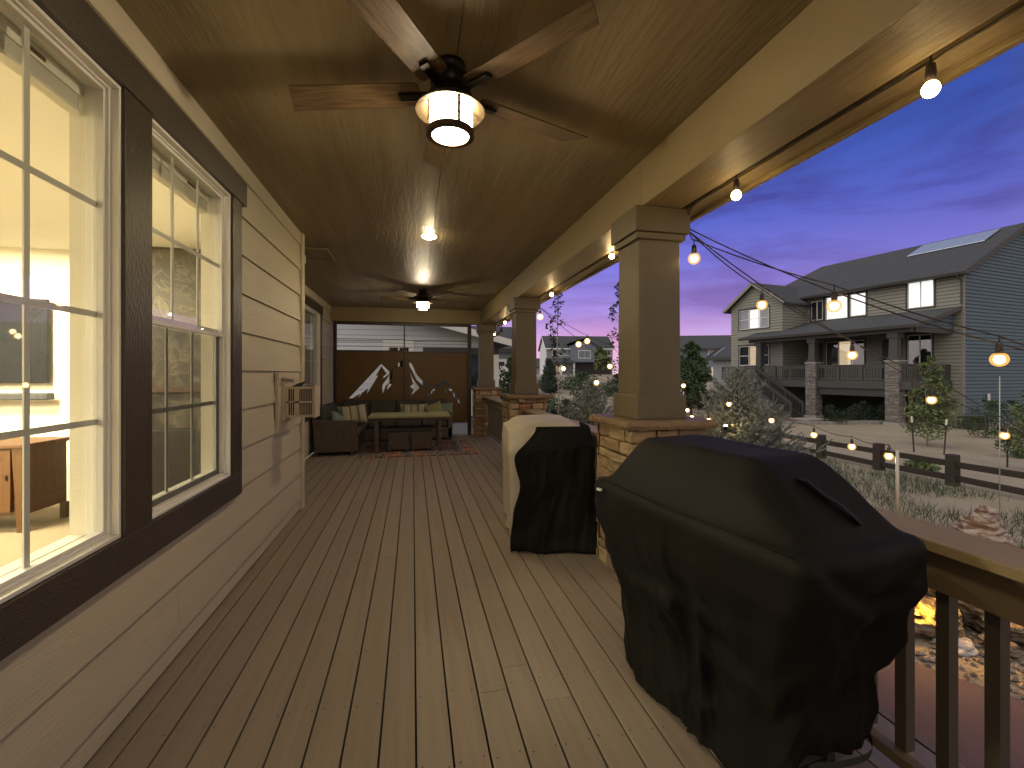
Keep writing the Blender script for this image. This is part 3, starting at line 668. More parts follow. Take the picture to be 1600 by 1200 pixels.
w = [(bx_, y, 2.735 + .012 * sin(y * 3)) for y in [-2 + .35 * i for i in range(15)]]
string_light('string light run fixed along the outer beam soffit above the near deck', [w + [(2.02, 3.25, 2.55)], [(bx_ + .02, 1.4, 2.74), (bx_ - .03, 2.5, 2.74), (bx_, 3.0, 2.71)]],
             [(bx_, 1.387, 2.617), (bx_, 2.48, 2.622), (bx_, .29, 2.617), (bx_, -.8, 2.617)], r=.029)
w = [(bx_, y, 2.735 + .01 * sin(y * 3)) for y in [3.55 + .35 * i for i in range(22)]]
string_light('string light run along the beam beyond the near column', [w], [(1.92, 7.62, 2.64), (bx_, 6.35, 2.66), (bx_, 9.77, 2.63), (bx_, 8.7, 2.64), (bx_, 11.17, 2.65), (1.99, 11.2, 2.50), (bx_, 4.3, 2.70)], r=.027)
pA = at(1077, 362, 3.38)
def chain(pts, sag=.03):
    out = []
    for a, b in zip(pts, pts[1:]): out += catenary(a, b, sag, 6)
    return out
A = [(1190.5, 476.5, 3.9), (1331.6, 555, 4.25), (1455.5, 625, 4.6), (1569.6, 680.5, 4.95)]
Ab = [at(*q) for q in A]; up = Vector((0, 0, .135))
string_light('string light cable sagging from the near column down towards the right garden edge', [chain([pA] + [b + up for b in Ab] + [at(1720, 735, 5.5)]), catenary(pA, at(1460, 590, 4.55), .12) + catenary(at(1460, 590, 4.55), at(1720, 728, 5.5), .05)[1:]],
             Ab, r=.026, amber=True)
Bb = [at(1084.5, 404, 3.39), at(1303.6, 478, 3.1), at(1561.5, 561.5, 2.75)]
string_light('upper string light cable crossing the sky in front of the neighbour house', [chain([pA + Vector((0, 0, 0))] + [b + Vector((0, 0, .14)) for b in Bb] + [at(1800, 596, 2.6)], .02), catenary(pA + Vector((0, 0, .02)), at(1800, 590, 2.6), .12)],
             Bb, m='bulb_glow', r=.026, amber=True)
# cables from the middle column out over the garden
pC = at(843, 480, 7.4)
Cb = [at(904, 538, 8.2), at(917.5, 533, 8.6), at(953, 572.5, 9.3)]
string_light('string light cable from the middle column towards the far gardens', [catenary(pC, at(990, 548, 10), .12), catenary(pC, at(985, 590, 10), .05)], [at(844, 495, 7.4)] + Cb, r=.034, m='bulb_glow', amber=True)
pole_p = at(1402, 703, 5.3); pole_b = (pole_p.x, pole_p.y, gz(pole_p.x, pole_p.y))
Dd = [(1388.7, 712.7, 5.4), (1331, 698, 6.1), (1271.7, 679.5, 6.9), (1205.5, 657, 7.7), (1139, 631.5, 8.2), (1068, 602.5, 9.2)]
Db = [at(*q) for q in Dd]
string_light('low string light sagging across the split rail fence to the bare pole', [chain([pole_p] + [b + Vector((0, 0, .14)) for b in Db], .04)], Db, r=.028, amber=True)
Eb = [at(1107, 657, 8.0), at(1081, 652, 9.5), at(1074, 641, 10.5)]
string_light('low string light running behind the near pier at the spruce', [chain([b + Vector((0, 0, .13)) for b in Eb], .03)], Eb, r=.03, amber=True)
Fb = [at(932, 598, 10), at(880.5, 576, 12)]
string_light('string light hanging over the grey spruce beyond the middle column', [chain([b + Vector((0, 0, .14)) for b in Fb] + [at(990, 610, 9)], .03)], Fb, r=.038, amber=True)
def pole(name, p, r, m, label):
    h = p.z - gz(p.x, p.y); o = MB().tube([(0, 0, 0), (0, 0, h)], r, 8).build(name, m, smooth=True); o.location = (p.x, p.y, gz(p.x, p.y)); return tag(o, label, 'pole')
pole('light_pole', pole_p, .018, 'metal_pole', 'bare metal pole holding the low string light beside the black cover')
pole('light_pole', at(1562, 588, 5.6), .0055, 'metal_pole', 'thin pale pole below the upper right bulb at the right edge')
pole('light_pole', at(1720, 726, 5.5), .018, 'metal_pole', 'metal pole past the right edge where the sagging light cable ends')
pole('light_pole', at(1800, 590, 2.6), .018, 'metal_pole', 'metal pole past the right edge where the upper light cable ends')
pole('light_pole', at(1068, 612, 9.2), .014, 'metal_pole', 'thin pole carrying the bulb right of the near column')

# ------------------------------------------------------------------ grill covers
def rrect(x0, x1, y0, y1, r, n):
    """n points counter-clockwise round a rounded rectangle, starting at the middle of the -x side"""
    r = min(r, (x1 - x0) / 2 - .001, (y1 - y0) / 2 - .001); segs = []
    cs = [(x0 + r, y0 + r, pi), (x1 - r, y0 + r, 1.5 * pi), (x1 - r, y1 - r, 0), (x0 + r, y1 - r, .5 * pi)]
    path = [(x0, (y0 + y1) / 2)]
    for cx, cy, a in cs:
        for k in range(9): t = a + k * pi / 16; path.append((cx + r * cos(t), cy + r * sin(t)))
    path.append(path[0]); Ls = [0]
    for a, b in zip(path, path[1:]): Ls.append(Ls[-1] + math.dist(a, b))
    out = []; j = 0
    for k in range(n):
        d = Ls[-1] * k / n
        while Ls[j + 1] < d: j += 1
        t = (d - Ls[j]) / max(1e-9, Ls[j + 1] - Ls[j]); out.append((path[j][0] + (path[j + 1][0] - path[j][0]) * t, path[j][1] + (path[j + 1][1] - path[j][1]) * t))
    return out
def lerp(a, b, t): return a + (b - a) * t
def interp(keys, z):
    for a, b in zip(keys, keys[1:]):
        if a[0] <= z <= b[0]: t = (z - a[0]) / (b[0] - a[0]); return [lerp(p, q, t) for p, q in zip(a[1:], b[1:])]
    return list(keys[-1][1:]) if z > keys[-1][0] else list(keys[0][1:])
def cover(name, m, parent, keys, zs, topfn, fold, hem=None, n=220, seed=0, close_top=True, zoff=None, amp=.012, ntop=26):
    g = MB(); rings = []
    for z in zs:
        x0, x1, y0, y1, r = interp(keys, z); pts = rrect(x0, x1, y0, y1, r, n); ring = []
        cx, cy = (x0 + x1) / 2, (y0 + y1) / 2
        for k, (x, y) in enumerate(pts):
            d = Vector((x - cx, y - cy)); d = d / max(.01, d.length)
            f = fold(k / n, z)
            e = noise.noise(Vector((x * 3.2 + seed, y * 3.2, z * 1.8))) * amp * 1.6 + noise.noise(Vector((x * 9 + seed, y * 9, z * 3.5))) * amp * .45
            f += e
            zz = z
            if hem: h_ = hem(k / n); zz = h_ + (z - zs[0]) / (zs[-1] - zs[0]) * (zs[-1] - h_)
            ring.append((x + d.x * f, y + d.y * f, zz))
        rings.append(g.pts(ring))
    if close_top:
        base = [g.v[rings[-1] + k] for k in range(n)]; x0, x1, y0, y1, r = interp(keys, zs[-1]); cx, cy = (x0 + x1) / 2, (y0 + y1) / 2
        half = min(x1 - x0, y1 - y0) / 2
        for i in range(1, ntop + 1):
            t = i / ntop; ring = []
            ins = half * .97 * t; pts = rrect(x0 + ins, x1 - ins, y0 + ins, y1 - ins, max(.002, r * (1 - t)), n)
            for k, (x, y) in enumerate(pts):
                bx0, by0, bz0 = base[k]; px0 = rrect_cache(x0, x1, y0, y1, r, n)[k]
                ox, oy = (bx0 - px0[0]) * (1 - t), (by0 - px0[1]) * (1 - t); x += ox; y += oy
                w_ = ss(0, .25, t); z = bz0 * (1 - w_) + w_ * topfn(x, y) if False else lerp(bz0, topfn(x, y), ss(0, .30, t))
                ring.append((x, y, z + noise.noise(Vector((x * 5 + seed, y * 5, 3))) * amp * .5))
            rings.append(g.pts(ring))
        g.face(*[rings[-1] + k for k in range(n)])
    for a, b in zip(rings, rings[1:]):
        for k in range(n): q = (k + 1) % n; g.face(a + k, a + q, b + q, b + k)
    return g.build(name, m, parent, smooth=True)
_c = {}
def rrect_cache(*a):
    if a not in _c: _c[a] = rrect(*a)
    return _c[a]
# near, large cover: local frame with the origin on the deck
G = thing('covered_grill', 'large grill under a sagging black fabric cover against the right railing', 'grill', (1.26, 1.62, 0), R_(8), 'grills under weather covers')
keys = [(.03, -.13, .22, -.42, .58, .10), (.35, -.15, .25, -.44, .60, .11), (.60, -.22, .26, -.50, .60, .10), (.82, -.30, .25, -.555, .57, .07), (.955, -.33, .235, -.58, .55, .045), (.985, -.325, .225, -.572, .54, .045), (1.0, -.31, .215, -.557, .53, .04)]
def topA(x, y):
    a = ss(-.60, -.22, y) * (1 - ss(.32, .54, y)); b = ss(-.34, -.14, x) 
    return 1.0 + .215 * a * (.22 + .78 * b) - .02 * ss(.1, .3, x) * a
def foldA(t, z):
    d = 1 - ss(.45, .97, z)
    a = noise.noise(Vector((t * 17, z * 1.3, 1.7))); b = noise.noise(Vector((t * 31 + z * 3, z * 1.8, 8.1))); c = noise.noise(Vector((t * 9 - z * 2.2, z * 3.4, 4.4)))
    f = (.068 * (.5 - abs(a)) - .027) * d + .034 * (.45 - abs(b)) * d * (1 - .3 * z)
    f += .046 * (.36 - abs(c)) * (1 - ss(.80, .97, z)) 
    for k, (t0, z0, w_) in enumerate(((.03, .60, .10), (.10, .45, .08), (.26, .70, .07), (.93, .55, .09))):       # slack sags
        q = z - z0 - 5.5 * (t - t0) ** 2 * (1 if k != 2 else 6); f += (.020 * math.exp(-(q / .045) ** 2) - .022 * math.exp(-((q - .085) / .05) ** 2)) * math.exp(-((t - t0) / w_) ** 2)
    return f
zs = [.03 + .97 * i / 64 for i in range(65)]
def hemA(t): return .03 + .25 * ss(.14, .20, t) * (1 - ss(.38, .48, t)) + .012 * sin(t * 40)
cv = cover('grill_cover', 'black_cover', G, keys, zs, topA, foldA, hem=hemA, seed=4.2, amp=.014, n=320)
g = MB(); P = rrect(-.135, .225, -.435, .585, .1, 120)
lo_ = [k for k in range(120) if .165 < k / 120 < .36]; r0_ = g.pts([(P[k][0], P[k][1] - .004, hemA(k / 120) - .022) for k in lo_]); r1_ = g.pts([(P[k][0], P[k][1] - .006, hemA(k / 120) + .004) for k in lo_])
for k in range(len(lo_) - 1): g.face(r0_ + k, r0_ + k + 1, r1_ + k + 1, r1_ + k)
g.build('hem_strap', 'strap_grey', cv, smooth=True)
# carrying handle on the sloping right end, with a seam and tab
hs = [(.03, -.42, 1.10), (.05, -.43, 1.098), (.09, -.455, 1.10), (.13, -.475, 1.092), (.17, -.50, 1.078), (.19, -.51, 1.066)]
g = MB()
def topz(x, y): return lerp(1.0, topA(x, y), 1.0)
H = [(-.07 + .014 * i, -.35 - .024 * i) for i in range(7)]
pp = [Vector((x, y, topz(x, y) + (.006 if i in (0, 6) else .017 + .003 * sin(i * 2)))) for i, (x, y) in enumerate(H)]
for a, b in zip(pp, pp[1:]): g.bar(a, b, .034, .005)
g.build('handle', 'black_strap', cv)
g = MB()
sm = []
for i in range(26):
    t = i / 25; y = .53 - 1.06 * t; x = -.318 + .006 * sin(t * 9); sm.append((x, y, 1.002))
sm2 = []
g.tube(sm, .0022, 5)
sm3 = [(-.33 + .12 * (1 - z), -.55 + .14 * (1 - z) ** 1.2 + .015 * sin(z * 17), z) for z in [1.0 - .8 * i / 24 for i in range(25)]]
g.build('seam', 'black_strap', cv, smooth=True)
g = MB(); g.box(-.352, .42, .958, -.340, .45, .968); g.build('brand_tab', 'patch', cv)
g = MB()
for (x, y) in ((-.04, -.28), (-.04, .45), (.16, -.28), (.16, .45)): g.box(x - .02, y - .02, .05, x + .02, y + .02, .22)
g.box(-.06, -.3, .10, .18, .47, .13); g.box(-.08, -.36, .22, .16, .48, .9)
g.build('cart', 'stake', G)
for (x, y) in ((-.04, -.28), (-.04, .45), (.16, -.28), (.16, .45)): MB().lathe(x, y, [(.022, 0.001), (.022, .05)], 10).build('caster', 'stake', G)

# farther grill: beige cover with a black cover hanging over its near end
G2 = thing('covered_grill', 'grill beyond the near pier under a beige cover with black cloth over its near end', 'grill', (1.20, 4.28, 0), R_(-8), 'grills under weather covers')
keys2 = [(.02, -.30, .38, -.52, .62, .06), (.5, -.31, .39, -.54, .63, .06), (.84, -.33, .40, -.54, .64, .06), (.975, -.31, .385, -.36, .62, .055)]
def top2(x, y): return 1.01 + .05 * ss(-.30, -.12, x)
def fold2(t, z): return (.012 * sin(t * 2 * pi * 16) + .010 * sin(t * 2 * pi * 7 + 1)) * (1 - ss(.5, .97, z) * .8)
zs2 = [.03 + .945 * i / 36 for i in range(37)]
c2 = cover('beige_cover', 'beige_cover', G2, keys2, zs2, top2, fold2, n=160, seed=9, amp=.010, ntop=16)
# black cloth: wraps the near end (-y) and parts of the sides, bunched at the floor
g = MB(); n = 70; rows = []
for j in range(46):
    t = j / 45; z = lerp(1.035, .015, t)
    # left edge slants: starts at the top near corner and runs down the front side
    e = -.27 + .20 * ss(0, .24, t) + .05 * ss(.45, .7, t) - .03 * ss(.25, .45, t) + .01 * sin(t * 9)
    fr = .62; x0, x1, y0, y1 = -.345 - .018 * ss(.75, .95, t), .415, -.385 - .19 * min(1, t / .16), .6
    z = lerp(1.035, .87, t / .16) if t < .16 else lerp(.87, .015, (t - .16) / .84)
    row = []
    for i in range(n):
        s_ = i / (n - 1); d = lerp(-e, (x1 - x0) + .45, s_); y0b = y0; y0 = y0 - .17 * s_ * ss(.55, 1, t)     # distance along from the near-left corner
        if d < 0: x, y, nx_, ny_ = x0, y0 - d, -1, 0
        elif d < x1 - x0: x, y, nx_, ny_ = x0 + d, y0, 0, -1
        else: x, y, nx_, ny_ = x1, y0 + d - (x1 - x0), 1, 0
        f = .03 * (.4 - abs(noise.noise(Vector((s_ * 13 + t * 2, t * 1.6, 5))))) * ss(.05, .4, t) + .012 * (.4 - abs(noise.noise(Vector((s_ * 30, t * 3 + s_ * 6, 9))))) + .018 * noise.noise(Vector((s_ * 7, t * 5, 2))) + .02 * noise.noise(Vector((s_ * 3, t * 9, 7))) * t
        f += .02 * ss(.9, 1, t)
        cr = math.exp(-(min(abs(d), abs(d - (x1 - x0))) / .04) ** 2) * .018
        y0 = y0b
        row.append((x + nx_ * (f - cr) - 0 * cr, y + ny_ * (f - cr), z + (.01 * sin(s_ * 20) * ss(.9, 1, t))))
    rows.append(g.pts(row))
for a, b in zip(rows, rows[1:]):
    for i in range(n - 1): g.face(a + i, b + i, b + i + 1, a + i + 1)
bk = g.build('black_cloth', 'black_cover', G2, smooth=True)
sol = bk.modifiers.new('cloth', 'SOLIDIFY'); sol.thickness = .006

# ------------------------------------------------------------------ wall box
t = thing('wall_vent_hood', 'beige louvred box projecting from a trim block on the left wall', 'vent', (WX, 4.72, 1.25))
box(.0, -.27, -.29, .030, .30, .27).build('mounting_block', 'cedar_box', t, bevel=.003)
g = MB(); g.box(.031, -.17, -.17, .055, .17, .20); g.box(.03, -.20, .205, .085, .20, .225); g.build('block_frame', 'cedar_box', t, bevel=.002)
g = MB(); X0, X1, Y0, Y1, Z0, Z1 = .056, .30, -.13, .02, -.15, .135
g.box(X0, Y0, Z0, X1, Y0 + .012, Z0 + .02); g.box(X0, Y0, Z1 - .02, X1, Y0 + .012, Z1); g.box(X0, Y0, Z0 + .02, X0 + .02, Y0 + .012, Z1 - .02); g.box(X1 - .02, Y0, Z0 + .02, X1, Y0 + .012, Z1 - .02)
g.box(X0, Y0, -.015, X1, Y0 + .012, .0); g.box(X0 + .07, Y0, Z0 + .02, X0 + .115, Y0 + .0115, Z1 - .02)
for k in range(7): g.box(X0 + .125 + k * .014, Y0 + .002, Z0 + .02, X0 + .129 + k * .014, Y0 + .011, Z1 - .02)
for k in range(2): g.box(X0 + .035 + k * .017, Y0 + .002, Z0 + .02, X0 + .040 + k * .017, Y0 + .011, Z1 - .02)
g.build('louvre_grille', 'cedar_box', t)
g = MB(); g.box(X0, Y0 + .013, Z0, X1, Y1, Z1); g.build('box_body', 'nb_dark', t)
g = MB(); g.box(X1 + .001, Y0 - .03, Z0 - .005, X1 + .018, Y1 + .03, Z1 + .01); g.build('front_panel', 'cedar_box', t, bevel=.002)
g = MB(); g.prism([(.10, .137), (.19, .137), (.235, .19), (.15, .165)], 1, -.12, -.114); g.build('top_flap', 'stake', t)

# ------------------------------------------------------------------ mountain screen
t = thing('privacy_screen', 'rust brown metal privacy screen with cut out mountain outline at the deck end', 'privacy screen', (0, YE, 0))
box(-1.81, -.04, 0, -1.735, .04, BZ).build('frame_post', 'screen_frame', t); box(1.325, -.04, 0, 1.415, .04, BZ - .005).build('frame_post', 'screen_frame', t)
g = MB(); g.box(-1.735, -.03, 2.665, 1.325, .03, BZ); g.box(-1.735, -.02, 2.035, -.215, .02, 2.065); g.box(-.185, -.02, 2.015, 1.325, .02, 2.045)
g.box(-.215, -.03, .30, -.185, .03, 2.664)
g.box(-1.735, -.012, 2.32, -.215, .012, 2.335); g.box(-.185, -.012, 2.305, 1.325, .012, 2.32)
g.box(-1.735, -.008, 2.24, -.215, .008, 2.248); g.box(-.185, -.008, 2.225, 1.325, .008, 2.233); g.box(-1.735, -.008, 2.15, -.215, .008, 2.158); g.box(-.185, -.008, 2.135, 1.325, .008, 2.143)
g.build('frame_rails', 'screen_frame', t)
def z3(x, y): return (-1.725 + (x - 140) * (3.042 / 1060), (2.052 if x < 690 else 2.052) - (y - 300) * (1.69 / 590) + .0)
cut_polys = [
 [(230, 692), (485, 408), (548, 470), (570, 455), (655, 372), (661, 400), (660, 430), (590, 430), (577, 470), (575, 520), (545, 570), (520, 590), (498, 655), (492, 600), (500, 575), (540, 520), (552, 490), (500, 530), (505, 510), (530, 490), (487, 428), (440, 510), (462, 503), (372, 655), (380, 610), (330, 650), (308, 690), (318, 655), (260, 690)],
 [(530, 625), (540, 585), (580, 540), (562, 590)],
 [(712, 395), (730, 405), (775, 500), (830, 560), (875, 590), (868, 605), (820, 585), (770, 540), (735, 460), (715, 425)],
 [(718, 480), (740, 530), (795, 610), (728, 672), (748, 620), (718, 600), (745, 575)],
 [(885, 590), (905, 598), (900, 615), (880, 610)],
 [(862, 670), (895, 640), (935, 590), (955, 565), (1000, 562), (985, 585), (945, 600), (905, 650), (865, 688)],
 [(1005, 560), (1020, 545), (1060, 615), (1110, 690), (1140, 735), (1162, 782), (1120, 735), (1060, 650), (1030, 605)],
 [(1012, 625), (1030, 650), (1045, 690), (1018, 655)], [(1065, 690), (1078, 700), (1083, 722), (1068, 708)]]
def flat_with_holes(name, rect, polys, thick, m, parent):
    cu = bpy.data.curves.new(name, 'CURVE'); cu.dimensions = '2D'; cu.fill_mode = 'BOTH'; cu.extrude = thick / 2
    def add(P):
        sp = cu.splines.new('POLY'); sp.points.add(len(P) - 1); sp.use_cyclic_u = True
        for q, p in zip(sp.points, P): q.co = (p[0], p[1], 0, 1)
    x0, z0, x1, z1 = rect; add([(x0, z0), (x1, z0), (x1, z1), (x0, z1)])
    for P in polys: add(P)
    tmp = bpy.data.objects.new('tmp', cu); COL.objects.link(tmp); dg = bpy.context.evaluated_depsgraph_get(); me = bpy.data.meshes.new_from_object(tmp.evaluated_get(dg))
    bpy.data.objects.remove(tmp); me.name = name; me.transform(Matrix.Rotation(pi / 2, 4, 'X')); me.materials.clear(); me.materials.append(M[m])
    o = bpy.data.objects.new(name, me); COL.objects.link(o); o.parent = parent; return o
LP = [[z3(*p) for p in P] for P in cut_polys[:2]]; RP = [[z3(*p) for p in P] for P in cut_polys[2:]]
a = flat_with_holes('mountain_panel', (-1.734, .30, -.2155, 2.035), LP, .004, 'screen_metal', t)
b = flat_with_holes('mountain_panel', (-.1845, .30, 1.3245, 2.015), RP, .004, 'screen_metal', t)

# ------------------------------------------------------------------ patio furniture
def cushion(mb, x0, y0, z0, x1, y1, z1, r=.05):
    mb.box(x0, y0, z0, x1, y1, z1)
so = thing('sectional_sofa', 'dark brown wicker corner sofa with charcoal cushions round the patio table', 'sofa', (-1.78, 8.80, 0))
g = MB(); g.box(.0, .08, .07, .78, 2.38, .30); g.box(.78, 1.55, .07, 2.65, 2.38, .30); g.build('base', 'wicker', so, bevel=.01)
g = MB(); g.hexa([(.05, 0, .07), (.76, 0, .07), (.76, .09, .07), (.05, .09, .07), (.0, 0, .66), (.77, -.005, .645), (.77, .09, .645), (.0, .09, .66)]); g.build('arm', 'wicker', so, bevel=.012)
g = MB(); g.box(2.56, 1.55, .07, 2.66, 2.36, .63); g.build('arm', 'wicker', so, bevel=.012)
g = MB(); g.hexa([(.02, .09, .30), (.10, .09, .30), (.10, 2.36, .30), (.02, 2.36, .30), (-.03, .05, .84), (.03, .05, .84), (.03, 2.36, .84), (-.03, 2.36, .84)])
g.box(.05, 2.36, .30, 2.66, 2.42, .84); g.build('back_frame', 'wicker', so, bevel=.01)
for (x, y) in ((.06, .04), (.70, .04), (2.6, 1.6), (.06, 2.3), (2.6, 2.3), (.74, 1.6)): box(x - .03, y - .03, .011 if x > .9 else 0.0, x + .03, y + .03, .07).build('leg', 'wicker_dark', so)
def cush(x0, y0, z0, x1, y1, z1, nm): box(x0, y0, z0, x1, y1, z1).build(nm, 'cushion', so, bevel=.05, smooth=False)
cush(.11, .10, .30, .80, .83, .44, 'seat_cushion'); cush(.11, .84, .30, .80, 1.56, .44, 'seat_cushion')
for i in range(3): cush(.82 + i * .58, 1.54, .30, .82 + i * .58 + .57, 2.22, .44, 'seat_cushion')
cush(.11, 1.57, .30, .81, 2.22, .44, 'seat_cushion')
def leanc(P, nm): g = MB(); g.hexa(P); g.build(nm, 'cushion', so, bevel=.05)
for y0, y1 in ((.10, .82), (.83, 1.56)): leanc([(.12, y0, .44), (.27, y0, .44), (.27, y1, .44), (.12, y1, .44), (.035, y0, .90), (.17, y0, .90), (.17, y1, .90), (.035, y1, .90)], 'back_cushion')
for i in range(4): x0 = .20 + i * .60; leanc([(x0, 2.05, .44), (x0 + .59, 2.05, .44), (x0 + .59, 2.20, .44), (x0, 2.20, .44), (x0, 2.20, .90), (x0 + .59, 2.20, .90), (x0 + .59, 2.34, .90), (x0, 2.34, .90)], 'back_cushion')
def pillow(w, h, d, m, loc, rot, label):
    g = MB(); n = 14; top = []; 
    for sgn in (1, -1):
        idx = []
        for j in range(n + 1):
            for i in range(n + 1):
                u, v = -1 + 2 * i / n, -1 + 2 * j / n; b = (max(0, 1 - u ** 4)) ** .5 * (max(0, 1 - v ** 4)) ** .5
                e = 1 - .05 * (abs(u) ** 3 * (1 - abs(v)) + 0) ; ex = 1 - .06 * (1 - abs(v) ** 2) * 0
                idx.append((u * w / 2 * (1 - .07 * (1 - v * v) * abs(u) ** 3), sgn * d / 2 * b, v * h / 2 * (1 - .07 * (1 - u * u) * abs(v) ** 3)))
        b0 = g.pts(idx)
        for j in range(n):
            for i in range(n):
                q = (b0 + j * (n + 1) + i, b0 + j * (n + 1) + i + 1, b0 + (j + 1) * (n + 1) + i + 1, b0 + (j + 1) * (n + 1) + i); g.face(*(q if sgn < 0 else q[::-1]))
    o = g.build('throw_pillow', m, smooth=True); o.location = loc; o.rotation_euler = rot; return tag(o, label, 'pillow', 'throw pillows on the corner sofa')
pillow(.58, .42, .15, 'pillow_stripe', (-1.20, 9.85, .66), (R_(-18), R_(-5), R_(18)), 'striped cream rectangular pillow at the left corner of the sofa')
pillow(.36, .36, .14, 'pillow_sage', (-1.38, 9.12, .60), (R_(-25), R_(28), R_(58)), 'round looking sage green pillow by the left arm of the sofa')
pillow(.62, .38, .14, 'pillow_stripe', (.02, 10.72, .63), (R_(-18), 0, 0), 'striped cream pillow on the back seat behind the table centre')
pillow(.40, .38, .13, 'pillow_yellow', (.50, 10.62, .65), (R_(-18), R_(-20), R_(8)), 'olive yellow pillow leaning at the right end of the sofa')
pillow(.40, .34, .13, 'pillow_sage', (.72, 10.66, .66), (R_(-16), R_(-4), R_(-12)), 'sage pillow beside the olive one at the right end of the sofa')
tb = thing('patio_table', 'long wicker patio table with a pale olive top between sofa and ottomans', 'table', (-.05, 9.33, .011))
box(-.77, -.45, .655, .77, .45, .695).build('table_top', 'table_top', tb, bevel=.006)
box(-.75, -.43, .60, .75, .43, .654).build('apron', 'wicker_dark', tb)
for x in (-.62, .56):
    for y in (-.40, .34): box(x - .035, y - .03, 0, x + .035, y + .03, .60).build('leg', 'wicker', tb, bevel=.006)
for x, lab in ((-.27, 'left wicker ottoman under the front of the patio table'), (.17, 'right wicker ottoman under the front of the patio table')):
    o = thing('ottoman', lab, 'ottoman', (x, 9.22, .011), 0, 'two wicker ottomans with dark cushions')
    box(-.20, -.20, .03, .20, .20, .37).build('base', 'wicker', o, bevel=.012); box(-.205, -.205, .371, .205, .205, .45).build('cushion', 'cushion', o, bevel=.03)
    for a in (-1, 1):
        for c in (-1, 1): box(a * .17 - .02, c * .17 - .02, 0, a * .17 + .02, c * .17 + .02, .03).build('foot', 'wicker_dark', o)
rg = tag(box(-1.09, -.93, .0005, 1.09, .93, .010).build('area_rug', 'rug_pattern'), 'red, cream and navy floral rug under the patio table', 'rug'); rg.location = (.12, 9.40, .0015)

# ------------------------------------------------------------------ vegetation
def leafblob(mb, c, rx, rz, n, s, rg, bias=.0, hole=.0):
    for _ in range(n):
        while True:
            p = Vector((rg.uniform(-1, 1), rg.uniform(-1, 1), rg.uniform(-1, 1)))
            if .15 < p.length < 1: break
        p = Vector((p.x * rx, p.y * rx, p.z * rz)) + Vector(c)
        a = Vector((rg.gauss(0, 1), rg.gauss(0, 1), rg.gauss(0, .7))).normalized(); b = a.cross(Vector((rg.gauss(0, 1), rg.gauss(0, 1), rg.gauss(0, 1)))).normalized()
        k = s * rg.uniform(.6, 1.25); q = mb.pts([p - a * k, p + b * k * .45, p + a * k, p - b * k * .45]); mb.face(q, q + 1, q + 2, q + 3)
def leafy_tree(name, loc, H, crown0, rx, n, s, m, label, cat='tree', trunk_r=.04, bark='bark', clumps=26, seed=1, group=None, shape=None):
    rg = random.Random(seed); t = thing(name, label, cat, loc, 0, group)
    g = MB(); top = Vector((rg.uniform(-.1, .1) * rx, rg.uniform(-.1, .1) * rx, H * .95)); tr = [Vector((0, 0, -.1)), Vector((.02, .01, H * .3)), Vector((-.03 * rx, .04 * rx, H * .6)), top]
    g.tube(tr, trunk_r, 7, trunk_r * .25); cl = MB()
    for i in range(clumps):
        tt = (i + .5) / clumps; z = lerp(crown0, H, tt); w_ = (shape(tt) if shape else (1 - abs(2 * tt - .8) ** 1.6 * .55)) * rx
        a = rg.uniform(0, 2 * pi); d = w_ * rg.uniform(.25, .85); c = Vector((d * cos(a), d * sin(a), z))
        o = Vector((0, 0, z - d * .7)); g.tube([o, (o + c) / 2 + Vector((0, 0, .03)), c], trunk_r * .3, 4, trunk_r * .08)
        k = w_ * rg.uniform(.28, .5); leafblob(cl, c, k, k * rg.uniform(.6, 1.0), n // clumps, s, rg)
    g.build('trunk', bark, t, smooth=True); cl.build('crown', m, t); return t
def spruce(loc, H, Rr, label, m='needle', seed=1, levels=17, nl=.035, dens=1.0, group=None, name='spruce_tree'):
    rg = random.Random(seed); t = thing(name, label, 'tree', loc, 0, group); tr = MB(); tr.tube([(0, 0, -.1), (0, 0, H * .97)], H * .022, 7, .006); cr = MB()
    def twig(p0, d, Ln, r0):
        n = max(3, int(Ln / (nl * .45) * dens)); p1 = p0 + d * Ln
        for i in range(n):
            q = p0 + d * Ln * (i + rg.random()) / n
            for _ in range(3):
                a = Vector((rg.gauss(0, 1), rg.gauss(0, 1), rg.gauss(0, 1))); a = (a - d * a.dot(d)).normalized(); e = (a * .75 + d * .8).normalized(); k = nl * rg.uniform(.7, 1.3); s_ = e.cross(d).normalized() * nl * .19
                b = cr.pts([q - s_, q + s_, q + e * k]); cr.face(b, b + 1, b + 2)
        e = d * nl; b = cr.pts([p1 - d.orthogonal().normalized() * nl * .2, p1 + d.orthogonal().normalized() * nl * .2, p1 + e]); cr.face(b, b + 1, b + 2)
    for L_ in range(levels):
        f = (L_ + .3) / levels; z = H * (.06 + .90 * f); rad = Rr * (1 - f) ** .75 * rg.uniform(.85, 1.1) + .04; nb = max(4, int(13 * (1 - f) + 4))
        for k in range(nb):
            a = 2 * pi * k / nb + L_ * 1.1 + rg.uniform(-.2, .2); up_ = lerp(.35, 1.3, f) + rg.uniform(-.08, .25); d = Vector((cos(a), sin(a), up_ * .75)).normalized(); Ln = rad * rg.uniform(.75, 1.15)
            p0 = Vector((0, 0, z - .3 * rad)); p = p0; steps = 4; dd = d.copy()
            pts = [p0]
            for s_ in range(steps):
                q = p + dd * Ln / steps; 
                if s_ > 0: twig(p, dd, Ln / steps, 0)
                if s_ > 0:
                    for sd in (-1, 1):
                        side = (dd + Vector((-sin(a), cos(a), .15)) * sd * .95).normalized(); twig(q, side, Ln * .30 * (1.2 - s_ / steps) + .03, 0)
                p = q; dd = (dd + Vector((0, 0, .13))).normalized(); pts.append(p)
            twig(p, dd, Ln * .22, 0); tr.tube(pts, .012, 4, .003)
    tr.build('trunk', 'bark', t); cr.build('crown', m, t); return t
